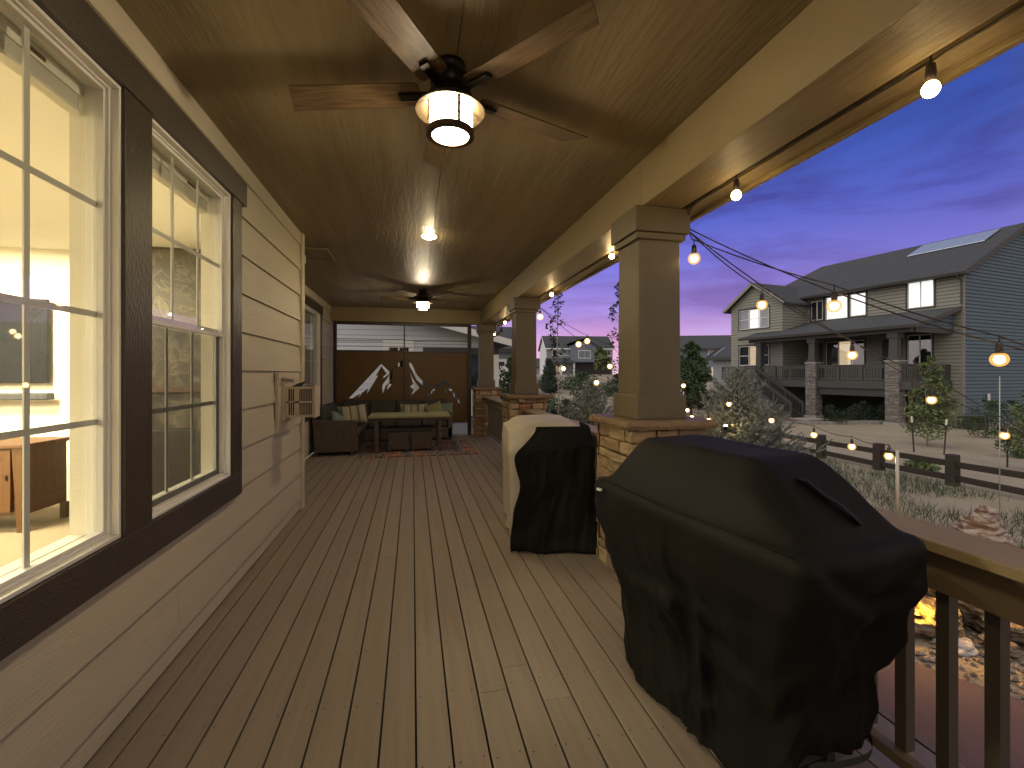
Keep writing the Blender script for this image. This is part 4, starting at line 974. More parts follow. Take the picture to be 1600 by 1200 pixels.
def G_(px, D): p = at(px, 600, D); return (p.x, p.y, gz(p.x, p.y))
sp1 = spruce(G_(1152, 9.2), 2.3, 1.3, 'silvery blue spruce lit by string bulbs right of the near column', seed=5, levels=20, dens=1.5, nl=.042)
spruce(G_(925, 12.5), 2.05, .85, 'pale spruce left of the near column in front of the far house', seed=9, levels=16, dens=1.5, nl=.045)
spruce(G_(858, 30), 2.3, .75, 'small dark pine standing before the far white gabled house', 'needle_dark', seed=12, levels=11, nl=.12, dens=.8)
leafy_tree('aspen_tree', G_(872, 13.5), 4.9, 2.3, .42, 420, .055, 'leaf_dark', 'thin aspen with sparse dark leaves just right of the middle column', trunk_r=.03, bark='bark_pale', clumps=26, seed=3)
leafy_tree('aspen_tree', G_(968, 14.5), 5.2, 1.2, .50, 700, .055, 'leaf_dark', 'thin leafy aspen half hidden behind the near column', trunk_r=.03, bark='bark_pale', clumps=34, seed=4)
leafy_tree('broadleaf_tree', G_(1080, 26), 4.2, .5, 1.15, 7500, .10, 'leaf_mid', 'dense dark green tree right of the near column', clumps=46, seed=6, trunk_r=.08)
leafy_tree('broadleaf_tree', G_(1449, 16.8), 3.3, .5, 1.0, 3800, .07, 'leaf_green', 'young staked tree in front of the right stone pier of the neighbour house', clumps=40, seed=7, trunk_r=.03, bark='bark_pale', shape=lambda t_: .95 * (1 - t_) ** .6 + .08)
leafy_tree('broadleaf_tree', G_(1625, 11.5), 2.3, .2, .62, 2400, .055, 'leaf_green', 'bright green shrub tree cut by the right edge', clumps=36, seed=8, trunk_r=.03)
leafy_tree('broadleaf_tree', G_(795, 22), 2.6, .3, .9, 2200, .09, 'leaf_mid', 'bushy green tree between the farthest and middle columns', clumps=30, seed=10, trunk_r=.05)
leafy_tree('broadleaf_tree', G_(742, 17.5), 3.0, .4, .7, 1800, .07, 'leaf_mid', 'narrow leafy tree seen beside the right post of the screen', clumps=30, seed=14, trunk_r=.04, bark='bark_pale')
leafy_tree('broadleaf_tree', G_(990, 75), 6.5, 1, 2.6, 1600, .3, 'leaf_mid', 'far tree beside the dark garage', clumps=24, seed=15, trunk_r=.15)
leafy_tree('broadleaf_tree', G_(938, 80), 5.0, 1.2, 1.7, 1500, .3, 'leaf_green', 'far greenish tree in front of the dark garage door', clumps=24, seed=16, trunk_r=.15)
for i, (px, D, H, r_, lab, m) in enumerate(((1540, 19, 1.6, .8, 'tall dark shrub against the blue gable wall', 'leaf_mid'), (1575, 20, 1.5, .9, 'broad dark shrub at the foot of the blue gable wall', 'leaf_dark'),
        (1302, 24.5, 1.0, .8, 'low dark shrub left under the neighbour deck', 'leaf_dark'), (1345, 25, 1.1, .9, 'low dark shrub in the middle under the neighbour deck', 'leaf_dark'),
        (1378, 24.5, 1.0, .7, 'low shrub beside the right stone pier', 'leaf_dark'), (1590, 14.5, .8, .6, 'small shrub beside the fence at the right edge', 'leaf_mid'), (1440, 9.8, .22, .35, 'green weed clump at the fence foot', 'leaf_green'),
        (865, 16.5, 1.3, 1.1, 'grey green shrub on the bank below the thin aspen', 'leaf_mid'), (900, 20, 1.2, 1.2, 'low grey shrub on the gravel bank', 'leaf_mid'), (985, 17, 1.5, 1.0, 'dark shrub behind the near column', 'leaf_mid'),
        (1130, 30, 1.2, 1.5, 'dark hedge clump behind the spruce', 'leaf_dark'), (1095, 33, 1.4, 1.8, 'dark planting beyond the lawn left of the spruce', 'leaf_dark'),
        (852, 14.5, 1.0, .9, 'grey green scrub right beside the middle column', 'leaf_dark'), (880, 18, 1.0, 1.3, 'wide low scrub below the far house bank', 'leaf_dark'), (945, 24, 1.3, 1.6, 'dark scrub on the bank right of the pale spruce', 'leaf_mid'),
        (970, 30, 1.4, 1.8, 'scrub high on the bank at the near column', 'leaf_dark'), (905, 32, 1.1, 2.0, 'long scrub line near the top of the bank', 'leaf_mid'))):
    x, y, z = G_(px, D); leafy_tree('shrub', (x, y, z), H, .05, r_, int(900 + 500 * r_), .05 if D < 30 else .09, m, lab, 'shrub', .015, clumps=22, seed=40 + i, group='shrubs in the gardens')
# dark far tree line and grass
rg = random.Random(3); g = MB()
for _ in range(27000):
    x = rg.uniform(3.6, 9.8); y = rg.uniform(1.0, 13)
    if x < 5.9 and y < 4.6: continue
    if noise.noise(Vector((x * .8, y * .8, 5))) < -.12 + .3 * rg.random() - .15: continue
    h = rg.uniform(.06, .20); a = rg.uniform(0, 2 * pi); z = gz(x, y); lx, ly = rg.gauss(0, .06), rg.gauss(0, .06)
    b = g.pts([(x - .006 * cos(a), y - .006 * sin(a), z), (x + .006 * cos(a), y + .006 * sin(a), z), (x + lx, y + ly, z + h)]); g.face(b, b + 1, b + 2)
o = g.build('grass', 'grass_blade'); o['kind'] = 'stuff'; tag(o, 'rough green grass between the railing and the split rail fence', 'grass')
g = MB(); 
for _ in range(5200):
    x = rg.uniform(3.0, 6.4); y = rg.uniform(.6, 5.2)
    edge = 4.55 - .55 * ss(.5, 3, y) * 2
    if x < edge + .02 or x > edge + 2.1: continue
    r_ = rg.uniform(.012, .036); z = gz(x, y) + r_ * .4; b0 = g.pts([(x + r_ * rg.uniform(.7, 1.3), y, z), (x - r_ * rg.uniform(.7, 1.3), y, z), (x, y + r_ * rg.uniform(.6, 1.2), z), (x, y - r_ * rg.uniform(.6, 1.2), z), (x, y, z + r_ * .6), (x, y, z - r_ * .6)])
    for q in ((0, 2, 4), (2, 1, 4), (1, 3, 4), (3, 0, 4), (2, 0, 5), (1, 2, 5), (3, 1, 5), (0, 3, 5)): g.face(*[b0 + i for i in q])
o = g.build('gravel', 'gravel'); o['kind'] = 'stuff'; tag(o, 'mixed dark gravel between the path and the rock fountain', 'gravel')
bed = sheet('mulch_bed', ([(19, 20.65), (22, 19.9), (24.5, 19.2), (26, 17.8), (27.5, 17.3), (30, 17.4), (36, 18)], [(20, 26), (24, 25), (27, 23), (28, 20), (29, 20), (31, 20), (37, 21)]), 'mulch', .03); struct(bed)
g = MB(); pts = [(17.5, 21.5), (18.97, 20.65), (21, 20.1), (22.8, 19.8), (24.4, 19.25), (25.4, 18.0), (26.9, 17.45), (28.6, 17.3), (30.5, 17.5), (33, 18.2), (36, 19)]
for (a, b) in zip(pts, pts[1:]):
    n = int(math.dist(a, b) / .42) + 1
    for i in range(n):
        p = (lerp(a[0], b[0], i / n), lerp(a[1], b[1], i / n)); q = (lerp(a[0], b[0], (i + .93) / n), lerp(a[1], b[1], (i + .93) / n)); g.bar((*p, gz(*p) + .06), (*q, gz(*q) + .06), .22, .22)
tag(g.build('stone_edging', 'edging'), 'curved grey stone edging round the mulch bed of the neighbour house', 'edging')

# fence
ft = thing('split_rail_fence', 'low dark wooden split rail fence crossing the garden', 'fence', (10, 0, 0)); FZ = -.62
ysf = [1.0, 2.4, 3.82, 5.23, 6.65, 8.05, 9.49, 10.9, 12.3]
for y in ysf:
    g = MB(); zz = gz(10, y); g.hexa([(-.085, y - .085, zz - .1), (.085, y - .085, zz - .1), (.085, y + .085, zz - .1), (-.085, y + .085, zz - .1), (-.08, y - .08, -.02), (.08, y - .08, -.02), (.08, y + .08, -.02), (-.08, y + .08, -.02)]); g.build('post', 'fence_wood', ft, bevel=.015)
for (y0, y1) in zip(ysf, ysf[1:]):
    for z in (-.20, -.47): j = rnd.uniform(-.012, .012); g = MB(); g.bar((0, y0, z + j), (0, y1, z - j), .05, .115); g.build('rail', 'fence_wood', ft, bevel=.012)
for px, py, tilt, lab in ((1428, 700, .08, 'left black tree stake with white tip before the neighbour lawn'), (1475, 706, -.10, 'right black tree stake with white tip before the neighbour lawn'), (1574, 712, 0, 'black stake at the right edge behind the fence')):
    p = at(px, 600, 14.0 if px < 1500 else 12); z = gz(p.x, p.y); s_ = thing('tree_stake', lab, 'stake', (p.x, p.y, z), 0, 'black tree stakes with white tips'); s_.rotation_euler = (0, -tilt * 1.0, 0)
    MB().tube([(0, 0, 0), (0, 0, .92)], .022, 6).build('shaft', 'stake', s_); MB().tube([(0, 0, .92), (0, 0, 1.10)], .026, 6).build('tip', 'white_paint', s_)

# ------------------------------------------------------------------ rock fountain
def rock(name, loc, sx, sy, sz, m, label, seed, layered=.0, rot=0, point=0, group=None, cat='rock'):
    bmv = MB(); n, mm = 26, 18
    for j in range(mm + 1):
        th = pi * j / mm
        ring = []
        for i in range(n):
            a = 2 * pi * i / n; d = Vector((sin(th) * cos(a), sin(th) * sin(a), cos(th)))
            s_ = 1 + .32 * noise.noise(d * 1.6 + Vector((seed, 0, 0))) + .16 * noise.noise(d * 4 + Vector((0, seed, 0))) + .06 * noise.noise(d * 10 + Vector((0, seed, 3)))
            if layered: s_ += layered * (math.floor((d.z + .15 * d.x) * 5 + 100) % 2 - .5)
            x, y, z = d.x * sx * s_, d.y * sy * s_, d.z * sz * s_
            if point: k = max(0, (z / sz)); x *= (1 - .62 * k) ; y *= (1 - .62 * k)
            ring.append((x, y, z))
        bmv.pts(ring)
    for j in range(mm):
        for i in range(n): q = (i + 1) % n; bmv.face(j * n + i, (j + 1) * n + i, (j + 1) * n + q, j * n + q)
    o = bmv.build(name, m, smooth=layered == 0); o.location = loc; o.rotation_euler = (0, 0, rot); return tag(o, label, cat, group)
p = at(1535, 905, 5.1); rock('fountain_stone', (p.x, p.y, -.50), .50, .34, .56, 'petrified', 'pointed banded petrified wood stone rising behind the railing', 2, .03, .7, 1, cat='rock')
def atg(px, py, h): return at(px, py, (1.507 + .62 - h) * 711 / (py - 584))
for i, (px, py, h, sx, sz, m, lab) in enumerate(((1515, 945, .16, .20, .17, 'boulder', 'dark layered rock left of the wide baluster at the fountain'), (1562, 970, .10, .26, .12, 'boulder', 'flat dark rock shelf low in the fountain'),
        (1583, 948, .24, .10, .06, 'pale_boulder', 'white rock chunk on the fountain ledge at the right edge'), (1548, 942, .24, .08, .05, 'pale_boulder', 'white rock chunk on the fountain ledge beside the baluster'), (1466, 968, .10, .20, .14, 'boulder', 'rock lit amber between the cover and the first baluster'),
        (1562, 1008, .05, .11, .06, 'boulder', 'small brown rock lying on the gravel'), (1475, 915, .22, .22, .26, 'boulder', 'tall rough rock glowing amber behind the balusters'), (1490, 1004, .02, .16, .04, 'pale_boulder', 'pale flat stone at the edge of the gravel'),
        (1620, 960, .15, .22, .18, 'boulder', 'dark rock cut by the right edge'), (1425, 975, .05, .20, .10, 'boulder', 'low amber lit rock nearest the black cover'), (1590, 915, .3, .2, .2, 'boulder', 'dark rough rock under the banded stone'))):
    p = atg(px, py, h); rock('boulder', p, sx, sx * .8, sz, m, lab, i * 3.3, .07 if m == 'boulder' else 0, i, group='rocks of the garden fountain')
for i, (px, py, h, e) in enumerate(((1497, 918, .30, 30), (1432, 958, .16, 22), (1545, 920, .36, 18))):
    p = atg(px, py, h); s_ = thing('fountain_lamp', ('amber lamp glowing between the rocks at the fountain centre', 'amber lamp glowing low beside the black cover', 'amber lamp glowing under the banded stone')[i], 'garden lamp', p, 0, 'amber lamps in the rock fountain')
    g = MB(); g.lathe(0, 0, [(.02, -.05), (.035, -.02), (.04, .0), (.001, .012)], 12); g.build('lamp_body', 'bronze', s_)
    ld = bpy.data.lights.new('amber_light', 'POINT'); ld.energy = e * .5; ld.color = (1, .48, .06); ld.shadow_soft_size = .04; lo = bpy.data.objects.new('amber_light', ld); COL.objects.link(lo); lo.parent = s_; lo.location = (.0, .0, .06)
# garden spot at the spruce foot
for i, (px, py, D) in enumerate(((1134, 668, 8.3), (925, 655, 11.3))):
    p = at(px, py, D); p.z = max(p.z, gz(p.x, p.y) + .06); s_ = thing('garden_spot', ('glowing garden spot at the foot of the silvery spruce', 'small garden spot at the foot of the pale spruce')[i], 'garden lamp', p, 0, 'garden spots under the spruces')
    g = MB(); g.lathe(0, 0, [(.03, -.05), (.04, .02), (.034, .03)], 12); g.build('lamp_body', 'bronze', s_); g = MB(); g.lathe(0, 0, [(.033, .031), (.02, .045), (.001, .05)], 12, cap=False); g.build('lens', 'bulb_glow', s_)
    ld = bpy.data.lights.new('spot_light', 'POINT'); ld.energy = (9, 2.5)[i]; ld.color = (1, .72, .25); ld.shadow_soft_size = .04; lo = bpy.data.objects.new('spot_light', ld); COL.objects.link(lo); lo.parent = s_; lo.location = (0, 0, .14)

# ------------------------------------------------------------------ houses
def hwin(parent, O, U, Nn, u0, u1, z0, z1, inner, n=1, trim='nb_trim', tw=.09, hung=False, shade=None):
    """a window on a wall plane: frame, panes, what is behind the glass"""
    O = Vector(O); U = Vector(U); Nn = Vector(Nn)
    def bx(mb, a, b, c, d, n0, n1):
        P = lambda u, z, k: O + U * u + Nn * k + Vector((0, 0, z)); mb.hexa([P(a, c, n0), P(b, c, n0), P(b, c, n1), P(a, c, n1), P(a, d, n0), P(b, d, n0), P(b, d, n1), P(a, d, n1)])
    m = MB(); bx(m, u0 - tw, u1 + tw, z1, z1 + tw * 1.2, .0, .045); bx(m, u0 - tw, u1 + tw, z0 - tw, z0, 0, .04); bx(m, u0 - tw, u0, z0, z1, 0, .04); bx(m, u1, u1 + tw, z0, z1, 0, .04)
    w_ = m.build('window', trim, parent); m = MB(); k = .045
    bx(m, u0, u1, z0, z0 + k, -.02, .025); bx(m, u0, u1, z1 - k, z1, -.02, .025); 
    step = (u1 - u0) / n
    for i in range(n + 1): c = u0 + i * step; bx(m, max(u0, c - k / 2), min(u1, c + k / 2) if 0 < i < n else (c + k if i == 0 else c), z0 + k, z1 - k, -.019, .024)
    if hung: bx(m, u0 + k, u1 - k, (z0 + z1) / 2 - .02, (z0 + z1) / 2 + .02, -.018, .023)
    m.build('window_frame', 'white_vinyl', w_)
    m = MB(); bx(m, u0 + .01, u1 - .01, z0 + .01, z1 - .01, -.014, -.008); m.build('pane', 'pane_far', w_)
    if isinstance(inner, str): inner = [inner]
    for i in range(len(inner)):
        m = MB(); a = u0 + (u1 - u0) * i / len(inner); b = u0 + (u1 - u0) * (i + 1) / len(inner); bx(m, a, b, z0, z1, -.12, -.10); m.build('blind', inner[i], w_)
    return w_
def slab_roof(mb, P, th=.12):
    """roof plane from 4 corner points, given thickness downwards"""
    P = [Vector(p) for p in P]; d = Vector((0, 0, -th)); mb.hexa([p + d for p in P] + P)
ang = math.atan2(cos(R_(9.2)), -sin(R_(9.2)))
HA = thing('neighbour_house', 'large two storey grey house with raised porch and lit upper windows on the right', 'house', (27.8, 18.0, 0), ang)
# local axes: x = along the facade (away), y = towards the camera side, z up
FO, FU, FN = (0, 0, 0), (1, 0, 0), (0, 1, 0)
wins = [(1.23, 2.45, 5.18, 6.70, ['blind_lit', 'blind_lit'], 2), (4.61, 5.53, 5.10, 6.50, 'blind_lit', 1), (5.67, 7.05, 5.05, 6.52, 'blind_lit', 1), (7.24, 8.03, 5.10, 6.40, 'room_dark', 2), (1.32, 2.45, 2.0, 3.68, 'room_dark', 2), (4.7, 7.03, 2.0, 3.6, ['room_dark', 'room_lit', 'room_dark'], 3)]
mb = MB(); siding(mb, FO, FU, FN, 0.0, 8.3, -1.6, 6.85, .19, t=.035, gap=.016, holes=[(a - .02, b + .02, c - .02, d + .02) for a, b, c, d, _, _ in wins], back=.12)
mb.build('wall', 'nb_siding', HA)
for (a, b, c, d, inn, n) in wins: hwin(HA, FO, FU, FN, a, b, c, d, inn, n)
box(-.03, -.1, -1.6, .10, .035, 6.85).build('corner_board', 'nb_siding', HA)
box(0.1, -11.9, -1.6, 12.4, -.13, 6.5).build('foundation_shade_core', 'nb_dark', HA)  # foundation carried up as dark core, darkening siding slots like lap shadows
box(2.7, .03, 1.1, 3.7, .07, 3.5).build('patio_door', 'room_dark', HA); box(7.2, .04, 1.1, 8.22, .08, 3.55).build('patio_door', 'room_dark', HA)
# gable end wall (u = 0) facing right-front: clip boards by the rake
def rake(z):  # y range at height z
    if z <= 6.9: return (-12.0, 0.0)
    d = (z - 6.9) / .52; return (-12 + d, -d)
mb = MB(); siding(mb, (0, 0, 0), (0, 1, 0), (-1, 0, 0), -12, 0, -1.6, 9.95, .19, t=.035, gap=.016, holes=[], topf=rake, back=.1); mb.build('gable_wall', 'nb_siding_blue', HA)
rf = MB(); e = .35
slab_roof(rf, [(-.3, .45, 6.95 - .2), (13.0, .45, 6.75), (11.4, -6, 10.05), (-.3, -6, 10.05)]); slab_roof(rf, [(-.3, -12.45, 6.75), (-.3, -6, 10.05), (11.4, -6, 10.05), (13.0, -12.45, 6.75)])
slab_roof(rf, [(13.0, .45, 6.75), (13.0, -12.45, 6.75), (11.41, -6.01, 10.05), (11.4, -6, 10.05)])
ro = rf.build('roof', 'roof_shingle', HA)
g = MB(); g.bar((-.32, .45, 6.66), (-.32, -6, 9.96), .05, .24); g.bar((-.32, -12.45, 6.66), (-.32, -6, 9.96), .05, .24); g.build('rake_board', 'nb_trim', ro)
g = MB(); g.prism([(.45, 6.58), (.55, 6.58), (.60, 6.70), (.60, 6.74), (.45, 6.74)], 0, -.35, 8.1); g.build('gutter', 'nb_rail', ro)
g = MB(); g.box(-.3, .0, 6.60, 8.2, .46, 6.63); g.build('eave_soffit', 'nb_trim', ro)
g = MB(); g.tube([(.05, .5, 6.6), (.05, .45, 6.5), (.05, .08, 6.35), (.05, .08, 5.1)], .04, 6); g.build('downspout', 'nb_rail', HA)
g = MB()   # solar panels, a slab just over the roof
zr = lambda v: 6.98 - .512 * v
for i in range(4):
    a = .75 + i * .93; g.hexa([(a, -5.50, zr(-5.50) + .06), (a + .91, -5.50, zr(-5.50) + .06), (a + .91, -3.80, zr(-3.80) + .06), (a, -3.80, zr(-3.80) + .06), (a, -5.50, zr(-5.50) + .11), (a + .91, -5.50, zr(-5.50) + .11), (a + .91, -3.80, zr(-3.80) + .11), (a, -3.80, zr(-3.80) + .11)])
g.build('solar_panels', 'solar_glass', ro)
# left gabled wing
v0 = 2.4; ul, ur, uc = 12.5, 8.3, 10.4
def wing(z):
    if z <= 6.45: return (ur, ul)
    d = (z - 6.45) / .66; return (ur + d, ul - d)
ww = [(9.3, 11.75, 4.72, 6.1, ['grey_blind', 'blind_lit', 'grey_blind'], 3), (9.3, 11.75, 2.1, 3.5, ['room_dark', 'room_lit', 'room_dark'], 3)]
mb = MB(); siding(mb, (0, v0, 0), FU, FN, ur, ul, -1.6, 7.85, .19, t=.035, gap=.016, holes=[(a - .02, b + .02, c - .02, d + .02) for a, b, c, d, _, _ in ww], topf=wing, back=.12); mb.build('wing_wall', 'nb_siding', HA)
for (a, b, c, d, inn, n) in ww: hwin(HA, (0, v0, 0), FU, FN, a, b, c, d, inn, n, hung=True)
mb = MB(); siding(mb, (ur, 0, 0), (0, 1, 0), (-1, 0, 0), -.0, v0, -1.6, 6.45, .19, t=.035, gap=.016, holes=[]); mb.build('wing_side_wall', 'nb_siding', HA)
g = MB(); g.box(8.45, -8, -1.6, 12.45, 2.25, 1); g.build('wing_base', 'nb_dark', HA)
g = MB(); slab_roof(g, [(7.95, v0 + .35, 6.25), (7.95, -5, 6.25), (uc, -5, 7.95), (uc, v0 + .35, 7.95)]); slab_roof(g, [(uc, v0 + .35, 7.95), (uc, -5, 7.95), (12.95, -5, 6.20), (12.95, v0 + .35, 6.20)])
rw = g.build('wing_roof', 'roof_shingle', HA); g = MB(); g.bar((7.95, v0 + .37, 6.17), (uc, v0 + .37, 7.87), .05, .2); g.bar((uc, v0 + .37, 7.87), (12.95, v0 + .37, 6.13), .05, .2); g.build('rake_board', 'nb_siding', rw)
# porch
g = MB(); slab_roof(g, [(.1, 3.95, 3.95), (10.4, 3.95, 3.95), (10.4, 0.0, 5.02), (.1, -.0, 5.02)]); pr = g.build('porch_roof', 'roof_shingle', HA)
g = MB(); g.prism([(3.96, 3.78), (4.06, 3.78), (4.10, 3.92), (3.96, 3.94)], 0, .0, 10.4); g.bar((.05, 3.95, 3.86), (.05, 0, 4.93), .05, .2); g.build('gutter', 'nb_rail', pr)
mb = MB(); siding(mb, (.4, 0, 0), (0, 1, 0), (-1, 0, 0), 0, 3.6, 3.85, 4.9, .19, t=.035, gap=.016, holes=[], topf=lambda z: (0, max(0.0, (4.92 - z) / .27)), back=.05); mb.build('porch_gable', 'nb_siding_blue', HA)
g = MB(); g.box(.45, 3.30, 3.60, 9.9, 3.62, 3.84); g.box(.40, 0.06, 3.60, .62, 3.295, 3.84); g.build('porch_beam', 'nb_rail', HA); box(.62, .05, 3.80, 9.9, 3.29, 3.84).build('porch_ceiling', 'nb_trim', HA)
g = MB(); g.box(.5, .04, 1.0, 9.9, 3.5, 1.10); g.build('porch_floor', 'nb_rail', HA)
g = MB(); g.box(.45, 3.51, .70, 9.95, 3.56, 1.12); g.box(.43, .06, .70, .449, 3.5, 1.12); g.build('rim_board', 'nb_rail', HA); box(1.65, 3.25, .30, 5.2, 3.45, .68).build('porch_girder', 'nb_trim', HA)
box(.8, .14, -1.2, 9.8, .2, .95).build('underdeck_wall', 'nb_dark', HA)
for i, (u, full) in enumerate(((1.25, 1), (5.52, 1), (9.2, 0))):
    z0 = 2.2 if full else 1.11
    g = MB(); g.hexa([(u - .20, 3.18, z0), (u + .20, 3.18, z0), (u + .20, 3.58, z0), (u - .20, 3.58, z0), (u - .17, 3.21, 3.6), (u + .17, 3.21, 3.6), (u + .17, 3.55, 3.6), (u - .17, 3.55, 3.6)])
    g.box(u - .25, 3.13, 3.36, u + .25, 3.63, 3.597); g.box(u - .25, 3.13, z0 - .005, u + .25, 3.63, z0 + .16); g.build('porch_post', 'nb_rail', HA)
    if full:
        e_ = bpy.data.objects.new('stone_pier', None); COL.objects.link(e_); e_.parent = HA; e_.location = (u, 3.36, 0); stone_pier(e_, .31, -1.0, 2.13, 60 + i, 'nb_stone', 'nb_dark', rows=(.06, .11), lens=(.12, .4)); box(-.34, -.34, 2.13, .34, .34, 2.2).build('pier_cap', 'concrete', e_); box(-.36, -.36, -1.5, .36, .36, -.99).build('pier_foot', 'concrete', e_)
def nb_rail(u0, v0_, u1, v1_, za=1.15, zb=1.98, name='porch_railing', z_end=None, parent=HA):
    dz = 0 if z_end is None else z_end - zb; a = Vector((u0, v0_, 0)); b = Vector((u1, v1_, 0)); Ln = (b - a).length; n = int(Ln / .15); g = MB()
    g.bar(a + Vector((0, 0, zb)), b + Vector((0, 0, zb + dz)), .12, .07); g.bar(a + Vector((0, 0, zb - .10)), b + Vector((0, 0, zb - .10 + dz)), .05, .09); g.bar(a + Vector((0, 0, za + .05)), b + Vector((0, 0, za + .05 + dz)), .05, .08)
    for i in range(n + 1):
        q = a.lerp(b, (i + .5) / (n + 1)); k = dz * (i + .5) / (n + 1); w_ = .02; g.box(q.x - w_, q.y - w_, za + .05 + k, q.x + w_, q.y + w_, zb - .05 + k)
    for tt in (0, .33, .67, 1):
        if Ln > 2.5 or tt in (0, 1): q = a.lerp(b, tt); k = dz * tt; g.box(q.x - .06, q.y - .06, za - .1 + k, q.x + .06, q.y + .06, zb + .03 + k)
    return g.build(name, 'nb_rail', parent)
nb_rail(1.6, 3.45, 5.2, 3.45); nb_rail(5.85, 3.45, 9.05, 3.45); nb_rail(.55, .15, .9, 3.35); nb_rail(9.35, 3.45, 12.3, 3.45); 
# stairs
g = MB()
for i in range(12): u = 9.25 - i * .28; z = 1.10 - (i + 1) * .187; g.box(u - .30, 3.65, z - .04, u, 4.75, z); g.box(u - .30, 3.66, z - .187 + .0, u - .285, 4.74, z - .041)
g.build('stair_treads', 'nb_rail', HA); g = MB(); g.bar((9.3, 3.64, .92), (5.9, 3.64, -1.28), .05, .28); g.bar((9.3, 4.76, .92), (5.9, 4.76, -1.28), .05, .28); g.build('stair_stringers', 'nb_rail', HA)
nb_rail(9.3, 3.70, 5.95, 3.70, 1.1, 1.98, 'stair_railing', -.25); nb_rail(9.3, 4.72, 5.95, 4.72, 1.1, 1.98, 'stair_railing', -.25)
g = MB(); g.box(.7, 2.9, -1.3, .85, 3.05, .69); g.box(.52, .3, -1.3, .67, .45, .69); g.build('underdeck_post', 'red_wood', HA)
g = MB(); g.box(-.14, -2.2, .1, -.10, -2.0, .45); g.build('meter_box', 'white_vinyl', HA)
bx1 = tag(box(-.45, -.35, 0, .45, .35, .62).build('utility_cabinet', 'nb_dark', bevel=.02), 'dark air conditioner box at the corner of the neighbour house', 'air conditioner'); p = G_(1520, 22.0); bx1.location = p
chairs = tag(box(-.9, -.3, 0, .9, .3, .75).build('storage_bench', 'nb_trim', bevel=.05), 'dark covered bench under the neighbour deck', 'bench'); chairs.location = G_(1352, 27.0)
stp = struct(box(-.8, -.6, -.1, .8, .6, .04).build('landing_pad', 'concrete')); p = G_(1265, 26.3); stp.location = (p[0], p[1], p[2] + .06)

# far houses
def far_house(px, D, rz, w, d, h, roofh, wall, label, wl=(), fasc='nb_trim', lit=None, name='far_house', side=None, z=None):
    x, y, zz = G_(px, D); t = thing(name, label, 'house', (x, y, zz if z is None else z), rz)
    mb = MB(); siding(mb, (-w / 2, 0, 0), (1, 0, 0), (0, -1, 0), 0, w, -.5, h, .35, [(a - .02, b + .02, c - .02, e + .02) for a, b, c, e, _, _ in wl], back=.15); mb.build('wall', wall, t)
    g = MB()
    for sx in (-1, 1): g.prism([(.155, -.5), (d, -.5), (d, h), (d / 2, h + roofh), (.155, h + .12)], 0, sx * w / 2 - .06, sx * w / 2 + .06)
    g.box(-w / 2, d - .1, -.5, w / 2, d, h); g.build('side_walls', side or wall, t)
    g = MB(); slab_roof(g, [(-w / 2 - .4, -.5, h - .15), (w / 2 + .4, -.5, h - .15), (w / 2 + .4, d / 2, h + roofh), (-w / 2 - .4, d / 2, h + roofh)], .2); slab_roof(g, [(-w / 2 - .4, d / 2, h + roofh), (w / 2 + .4, d / 2, h + roofh), (w / 2 + .4, d + .5, h - .15), (-w / 2 - .4, d + .5, h - .15)], .2)
    r_ = g.build('roof', 'roof_shingle', t); g = MB()
    for sx in (-1, 1): g.bar((sx * (w / 2 + .42), -.5, h - .22), (sx * (w / 2 + .42), d / 2, h + roofh - .08), .06, .3)
    g.box(-w / 2 - .4, -.56, h - .4, w / 2 + .4, -.50, h - .12); g.build('fascia', fasc, r_)
    for (a, b, c, e, inn, n) in wl: hwin(t, (-w / 2, 0, 0), (1, 0, 0), (0, -1, 0), a, b, c, e, inn, n, trim='white_paint')
    return t
B = far_house(906, 95, -R_(7), 14.0, 9, 5.6, 2.8, 'far_siding_grey', 'far two storey house with white side gable and string bulbs in front', [(1.2, 2.0, 4.0, 5.1, 'room_dark', 1), (2.6, 3.5, 4.0, 5.1, 'room_dark', 1), (4.0, 5.2, 4.0, 5.1, 'grey_blind', 2), (12.2, 13.6, 4.0, 5.0, 'grey_blind', 2), (2.0, 3.4, .6, 2.0, 'room_lit', 1)], side='far_siding_white', fasc='white_paint')
g = MB(); g.box(-2.2, -1.5, 2.6, 3.2, 0, 5.9); g.prism([(-2.2, 5.9), (3.2, 5.9), (3.2, 6.0), (.5, 7.0)][:], 1, -1.5, -1.4)
g.build('front_bay', 'far_siding_blue', B); g = MB(); slab_roof(g, [(-2.7, -2, 6.6), (.6, -2, 7.6), (.6, 3, 7.6), (-2.7, 3, 6.6)][::-1], .2); slab_roof(g, [(.6, -2, 7.6), (3.7, -2, 5.7), (3.7, 3, 5.7), (.6, 3, 7.6)][::-1], .2); g.build('bay_roof', 'roof_shingle', B)
hwin(B, (0, -1.5, 0), (1, 0, 0), (0, -1, 0), -.6, 1.8, 3.4, 4.9, 'grey_blind', 2, trim='white_paint')
g = MB(); slab_roof(g, [(-7.3, -2.6, 2.55), (-1.6, -2.6, 2.55), (-1.6, 0, 3.4), (-7.3, 0, 3.4)], .2); g.build('porch_roof', 'roof_shingle', B)
g = MB(); [g.box(x, -2.4, 0, x + .3, -2.1, 2.5) for x in (-7.2, -4.6, -1.9)]; g.build('porch_post', 'white_paint', B)
box(-1.4, -.2, 0, 6.6, -.02, 2.4).build('garage_door', 'nb_dark', B)
Cc = far_house(1112, 75, -R_(20), 18, 9, 5.6, 2.4, 'far_siding_blue', 'far dark blue house with one lit window right of the near column', [(8.5, 11.5, 3.6, 5.2, 'grey_blind', 3), (9, 12, .6, 2.3, 'room_lit', 3)], z=.2)
